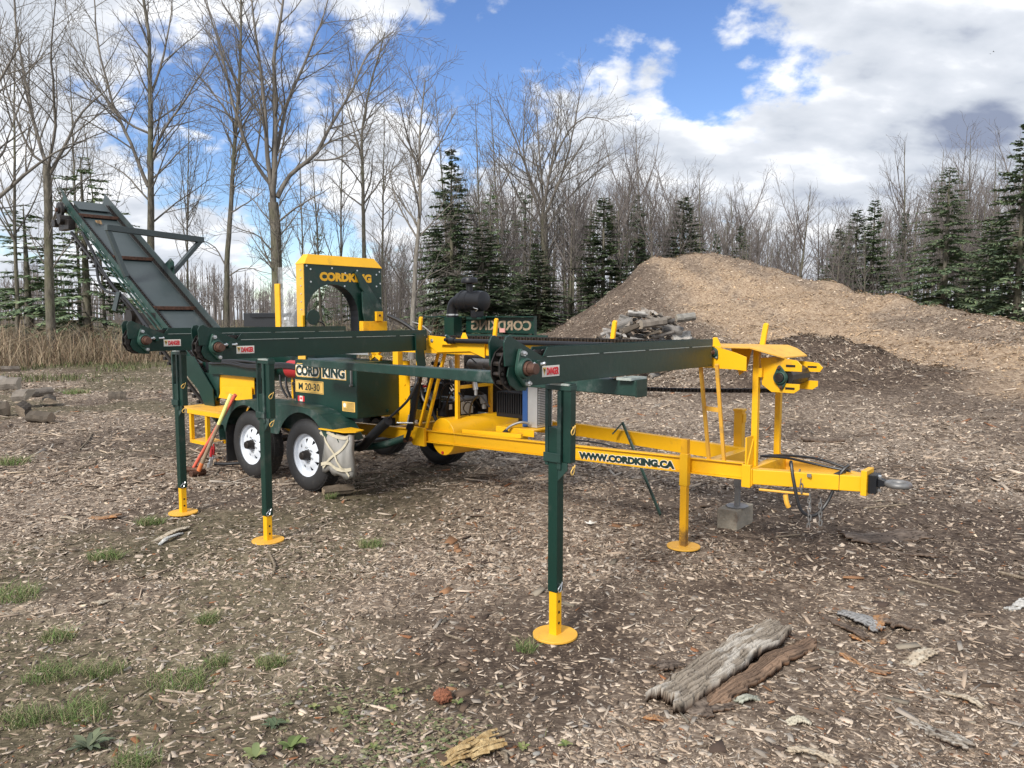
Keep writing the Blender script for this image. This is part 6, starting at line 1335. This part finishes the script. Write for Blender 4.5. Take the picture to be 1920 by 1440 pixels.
e_ = M(); rg = np.random.default_rng(27); q0, q1 = np.array(g(828,1436)), np.array(g(935,1405)); dv = q1-q0; nv = np.array([-dv[1], dv[0]])/np.linalg.norm(dv)
for k in range(46):
    u0 = rg.random()*.7-.05; u1 = u0+.18+.35*rg.random(); o0 = (rg.random()-.5)*.075; o1 = o0+(rg.random()-.5)*.05; z0 = .008+.03*rg.random(); a0_ = q0+dv*u0+nv*o0; a1_ = q0+dv*u1+nv*o1
    e_.hose([(a0_[0], a0_[1], z0), ((a0_[0]+a1_[0])/2, (a0_[1]+a1_[1])/2, z0+.014), (a1_[0], a1_[1], z0+.004+.02*rg.random())], .0035+.005*rg.random(), 5, 3)
o = part('wood_splinter', e_, bark_mat('fresh_split_wood', (.30,.19,.08), (.58,.45,.25), 30), None, local=False); tag(o, 'ragged bundle of yellow splintered wood fibres at the bottom edge', 'splinter')
slab('bark_slab', g(860,1412), g(912,1402), .06, .016, .3, 'dark reddish bark behind the yellow splintered wood', 'bark slab', [(.05,.03,.02),(.16,.07,.04),(.24,.10,.05),(.1,.04,.03)], 28, 3, .01, 30, 12)
slab('bark_slab', g(172,970), g(222,972), .09, .016, .2, 'orange-brown flat bark piece left of the leftmost foot plate', 'bark slab', ORG, 29, 3, .008, 40, 12)
slab('wood_splinter', g(285,1012), g(350,992), .06, .012, .2, 'pale brown splinter below the leftmost foot plate, left of the pair', 'splinter', PAL, 30, 3, .008, 40, 10)
slab('wood_splinter', g(300,1020), g(340,1000), .035, .012, .2, 'grey-white splinter, nearer one of the pair below the leftmost foot plate', 'splinter', [(.35,.35,.34),(.5,.5,.48),(.6,.6,.58),(.3,.3,.3)], 31, 3, .008, 40, 10)
slab('wood_splinter', g(115,972), g(152,976), .035, .010, .2, 'small grey splinter left of the orange-brown bark piece', 'splinter', PAL, 32, 3, .006, 30, 8)
slab('wood_splinter', g(178,1135), g(222,1112), .05, .010, .2, 'broad pale chip lying in the grass at left', 'splinter', PAL, 33, 3, .008, 30, 10)
slab('bark_slab', g(1505,828), g(1580,830), .11, .05, .4, 'dark piece of log bark lying behind the front mast', 'bark slab', BRN, 34, 3, .01, 40, 14)
slab('wood_splinter', g(1890,1142), g(1925,1130), .045, .016, .2, 'white chunky splinter at the right edge', 'splinter', [(.34,.33,.31),(.44,.43,.41),(.50,.49,.47),(.3,.3,.28)], 35, 3, .01, 30, 10)
slab('wood_splinter', g(1700,1242), g(1745,1222), .07, .012, .3, 'pale grey flaky chip right of the orange strip', 'splinter', PAL, 36, 3, .01, 30, 12)
slab('wood_splinter', g(1475,1352), g(1520,1352), .045, .010, .2, 'pale oval chip on the bare soil below the big slab', 'splinter', [(.42,.38,.30),(.5,.46,.36),(.52,.48,.38),(.3,.25,.2)], 37, 2, .004, 30, 10)
slab('wood_splinter', g(1385,1320), g(1425,1308), .04, .012, .2, 'greenish grey chip right of the big slab', 'splinter', [(.2,.21,.17),(.34,.35,.29),(.4,.4,.34),(.2,.2,.15)], 38, 2, .004, 30, 10)
p_ = on_ground(830, 1318); M2 = []
ico = bmesh.new(); bmesh.ops.create_icosphere(ico, subdivisions=4, radius=.035)
for v_ in ico.verts:
    q = v_.co.normalized(); v_.co += q*(.016*(vnoise(q.x*6+3, q.y*6+q.z*5, 3)-.4)+.006*(vnoise(q.x*22, q.y*22+q.z*17, 4)-.5)); v_.co.z *= .8
me = bpy.data.meshes.new('bark_knob'); ico.to_mesh(me); ico.free(); me.materials.append(mat('red_rotten_wood', (.26,.10,.055), .95, var=.4, scale=60, bump=.8, bump_scale=120)); me.shade_smooth()
o = link('bark_knob', me); o.location = (p_[0], p_[1], .03); tag(o, 'round reddish knob of rotten wood on the chips at the bottom', 'wood knob')
# stones and pale chunks
st_me = []
for k in range(5):
    ico = bmesh.new(); bmesh.ops.create_icosphere(ico, subdivisions=2, radius=1.0)
    for v_ in ico.verts: q = v_.co.normalized(); v_.co *= .75+.5*vnoise(q.x*1.7+k*3, q.y*1.7+q.z*1.3, k); v_.co.z *= .55
    me = bpy.data.meshes.new('stone'); ico.to_mesh(me); ico.free(); me.materials.append(mat('stone_%s' % 'abcde'[k], ((.27,.26,.24),(.21,.19,.16),(.32,.29,.24),(.18,.17,.16),(.24,.20,.16))[k], .9, var=.2, scale=40, bump=.3)); me.shade_smooth(); st_me.append(me)
for k in range(70):
    px = 560+1400*rng.random(); py = 930+510*rng.random()**.8; p_ = on_ground(px, py); s_ = .006+.012*rng.random()**2.5
    o = link('small_stone', st_me[k % 5]); o.location = (p_[0], p_[1], float(height(p_[0], p_[1]))+s_*.3); o.scale = (s_*(1+.5*rng.random()), s_, s_); o.rotation_euler = (0, 0, rng.random()*6)
    tag(o, 'small rounded stone lying loose among the foreground wood chips', 'stone', 'small stones among the chips')
# sticks
stick_m = bark_mat('stick_bark', (.15,.12,.09), (.34,.28,.21), 30)
for i, (pts, r, lab) in enumerate((
    ([(335,893),(370,898),(400,893),(412,880)], .007, 'crooked twig lying below the hammer heads'), ([(290,880),(330,885),(372,900),(400,898)], .006, 'long thin twig left of the crooked one'),
    ([(148,845),(165,830),(172,815)], .010, 'short stick standing out of the chips left of the leftmost post'), ([(145,880),(175,872),(180,865)], .009, 'curved stick below the short one at left'), ([(60,825),(100,815)], .008, 'twig lying below the split logs'),
    ([(835,1192),(870,1205)], .006, 'straight twig left of the nearest foot plate'), ([(1284,1180),(1292,1170),(1302,1158)], .006, 'small forked pale twig above the big bark slab'), ([(505,1040),(515,1062),(512,1075)], .008, 'curved pale stick below the middle foot plate'),
    ([(830,1440),(870,1430),(905,1400),(955,1378)], .006, 'long thin branch behind the yellow splintered wood'), ([(940,1420),(948,1425),(950,1440)], .007, 'short twig at the bottom edge'), ([(760,1285),(800,1275)], .004, 'thin twig left of the reddish knob'),
    ([(1700,1085),(1760,1100),(1800,1108)], .007, 'thin stick right of the flat bark sheet'), ([(1875,1075),(1925,1092)], .010, 'dark stick at the right edge'), ([(590,1065),(640,1090)], .006, 'thin twig between the middle and nearest posts'), ([(1455,1005),(1500,1000)], .006, 'twig right of the concrete block'), ([(1620,955),(1700,950)], .008, 'straight twig behind the flat bark sheet'), ([(245,1310),(290,1280)], .004, 'thin dead stem at lower left'))):
    q = [on_ground(*p_) for p_ in pts]; q = [(a_[0], a_[1], float(height(a_[0], a_[1]))+r*(1.0+.8*(k % 2))) for k, a_ in enumerate(q)]
    tag(part('stick', M().hose(q, r, 6, 4), stick_m, None, local=False, smooth_=True), lab, 'stick')
# fallen leaf
me = M().add([(0,0,.01),(.04,.01,.02),(.03,.03,.012),(.06,.06,.02),(.02,.05,.01),(.0,.08,.022),(-.015,.05,.01),(-.05,.06,.02),(-.03,.025,.012),(-.05,0,.018)], [(0,1,2),(0,2,3),(0,3,4),(0,4,5),(0,5,6),(0,6,7),(0,7,8),(0,8,9)])
o = part('fallen_leaf', me, paper, None, local=False); p_ = on_ground(1108, 988); o.location = (p_[0], p_[1], .012); tag(o, 'pale curled maple leaf lying behind the nearest post', 'leaf')

# ------------------------------------------------------------------ split logs
WG = ((.17,.15,.13),(.34,.32,.30),(.30,.26,.21)); WB = ((.09,.075,.06),(.30,.27,.24),(.26,.21,.16))
LL = (((20,790),(60,772),.13,'grey split log with a pale end, nearest in the little left pile'),((20,760),(75,772),.14,'long grey split log lying across the left pile'),((60,790),(95,800),.10,'short rounded log chunk at the right foot of the left pile'),((5,735),(40,742),.13,'brown half log on top of the left pile'),((75,765),(112,760),.12,'weathered split log with a pale torn face, rightmost of the left pile'),((60,745),(95,745),.09,'thin grey split log behind the pale torn one'),((-30,770),(12,800),.14,'grey log cut off by the left edge of the picture'),((-20,735),(10,728),.13,'brown log at the back of the left pile'),((10,715),(30,700),.10,'small dark log behind the left pile'))
for i, (a_, b_, r, lab) in enumerate(LL):
    p0, p1 = on_ground(*a_), on_ground(*b_); c = (p0+p1)/2; zz_ = .10+.12*(i in (1, 3, 7, 8))
    log_piece('split_log', .42, r, wood_m, WG if i % 2 else WB, lab, 'split log', (c[0], c[1], zz_), (rng.random()*1.5, (rng.random()-.5)*.3, math.atan2(p1[1]-p0[1], p1[0]-p0[0])+.2*i), 'split logs on the left edge', wedge=(.5, .6, 1, .7)[i % 4], seed=40+i)
p_ = on_ground(222, 752); log_piece('split_log', .30, .14, wood_m, WB, 'lone short grey-brown log block between the left pile and the leftmost post', 'split log', (p_[0], p_[1], .07), (.6, 0, .3), None, wedge=.7, seed=60)
GP = 'weathered split logs heaped at the foot of the chip mound'
base_logs = [log_piece('split_log', .38, .045+.016*(k % 3), wood_m, (WG, WB, ((.20,.19,.18),(.36,.35,.33),(.28,.25,.22)))[k % 3], 'grey weathered split log in the heap at the foot of the chip mound', 'split log', (0, 0, 0), (0, 0, 0), GP, wedge=(.5, .6, .7)[k % 3], seed=70+k) for k in range(8)]
hc = np.array([3.05, 18.3]); cnt = 0; rg = np.random.default_rng(33)
for k in range(270):
    a = rg.random()*6.28; q = math.sqrt(rg.random()); x_ = hc[0]-.15+2.1*q*math.cos(a); y_ = hc[1]+1.3*q*math.sin(a)
    zt = 1.65*(1-q**1.6)*(.78+.2*math.exp(-((x_-3.4)/.7)**2)); z_ = max(.06, zt*(.55+.45*rg.random()) if k % 4 == 0 else zt)+float(base_h(x_, y_))*.5
    o = base_logs[k] if k < 8 else base_logs[k % 8].copy()
    if k >= 8: COL.objects.link(o)
    o.location = (x_, y_, z_); o.rotation_euler = (rg.random()*6.28, (rg.random()-.5)*.9, rg.random()*3.14); s_ = .8+.5*rg.random(); o.scale = (s_, s_, s_)
for k, (px, py, L_, r, lab) in enumerate(((1160,720,.5,.10,'dark log end lying just right of the deck crossbar'),(1120,740,.3,.10,'small log chunk left of the dark log end'),(1285,602,.45,.11,'big squared pale log on top of the heap'),(1225,612,.6,.12,'round grey log lying across the top of the heap'))):
    p_ = on_ground(px, py) if py > 650 else at(px, py, 17.6); log_piece('split_log', L_, r, wood_m, (WB, WB, ((.22,.21,.19),(.32,.31,.28),(.30,.27,.22)), WG)[k], lab, 'split log', (p_[0], p_[1], p_[2]+.08 if py < 650 else .09), (.4*k, -.12, .25), None, wedge=(1, 1, 1, 1)[k], seed=90+k)

# ------------------------------------------------------------------ two distant birds
for k, (px, py) in enumerate(((1857, 101), (1863, 97))):
    p_ = at(px, py, 60); m = M().add([(-.16,0,.05),(-.05,-.03,0),(0,-.09,0),(.05,-.03,0),(.16,0,.05),(.05,.03,0),(0,.10,.0),(-.05,.03,0),(0,0,-.02),(0,0,.02)], [(0,1,7),(4,5,3),(1,2,3,9),(1,3,8),(7,9,5,6),(7,6,5,8),(1,8,7),(3,5,8),(1,9,7),(3,5,9)])
    o = part('bird', m, hose_m, None, local=False); o.location = p_; o.rotation_euler = (.3, .2*k, .8*k); o.scale = (.9, .9, .9); tag(o, ('lower of the two tiny dark birds flying high on the right', 'upper of the two tiny dark birds flying high on the right')[k], 'bird')
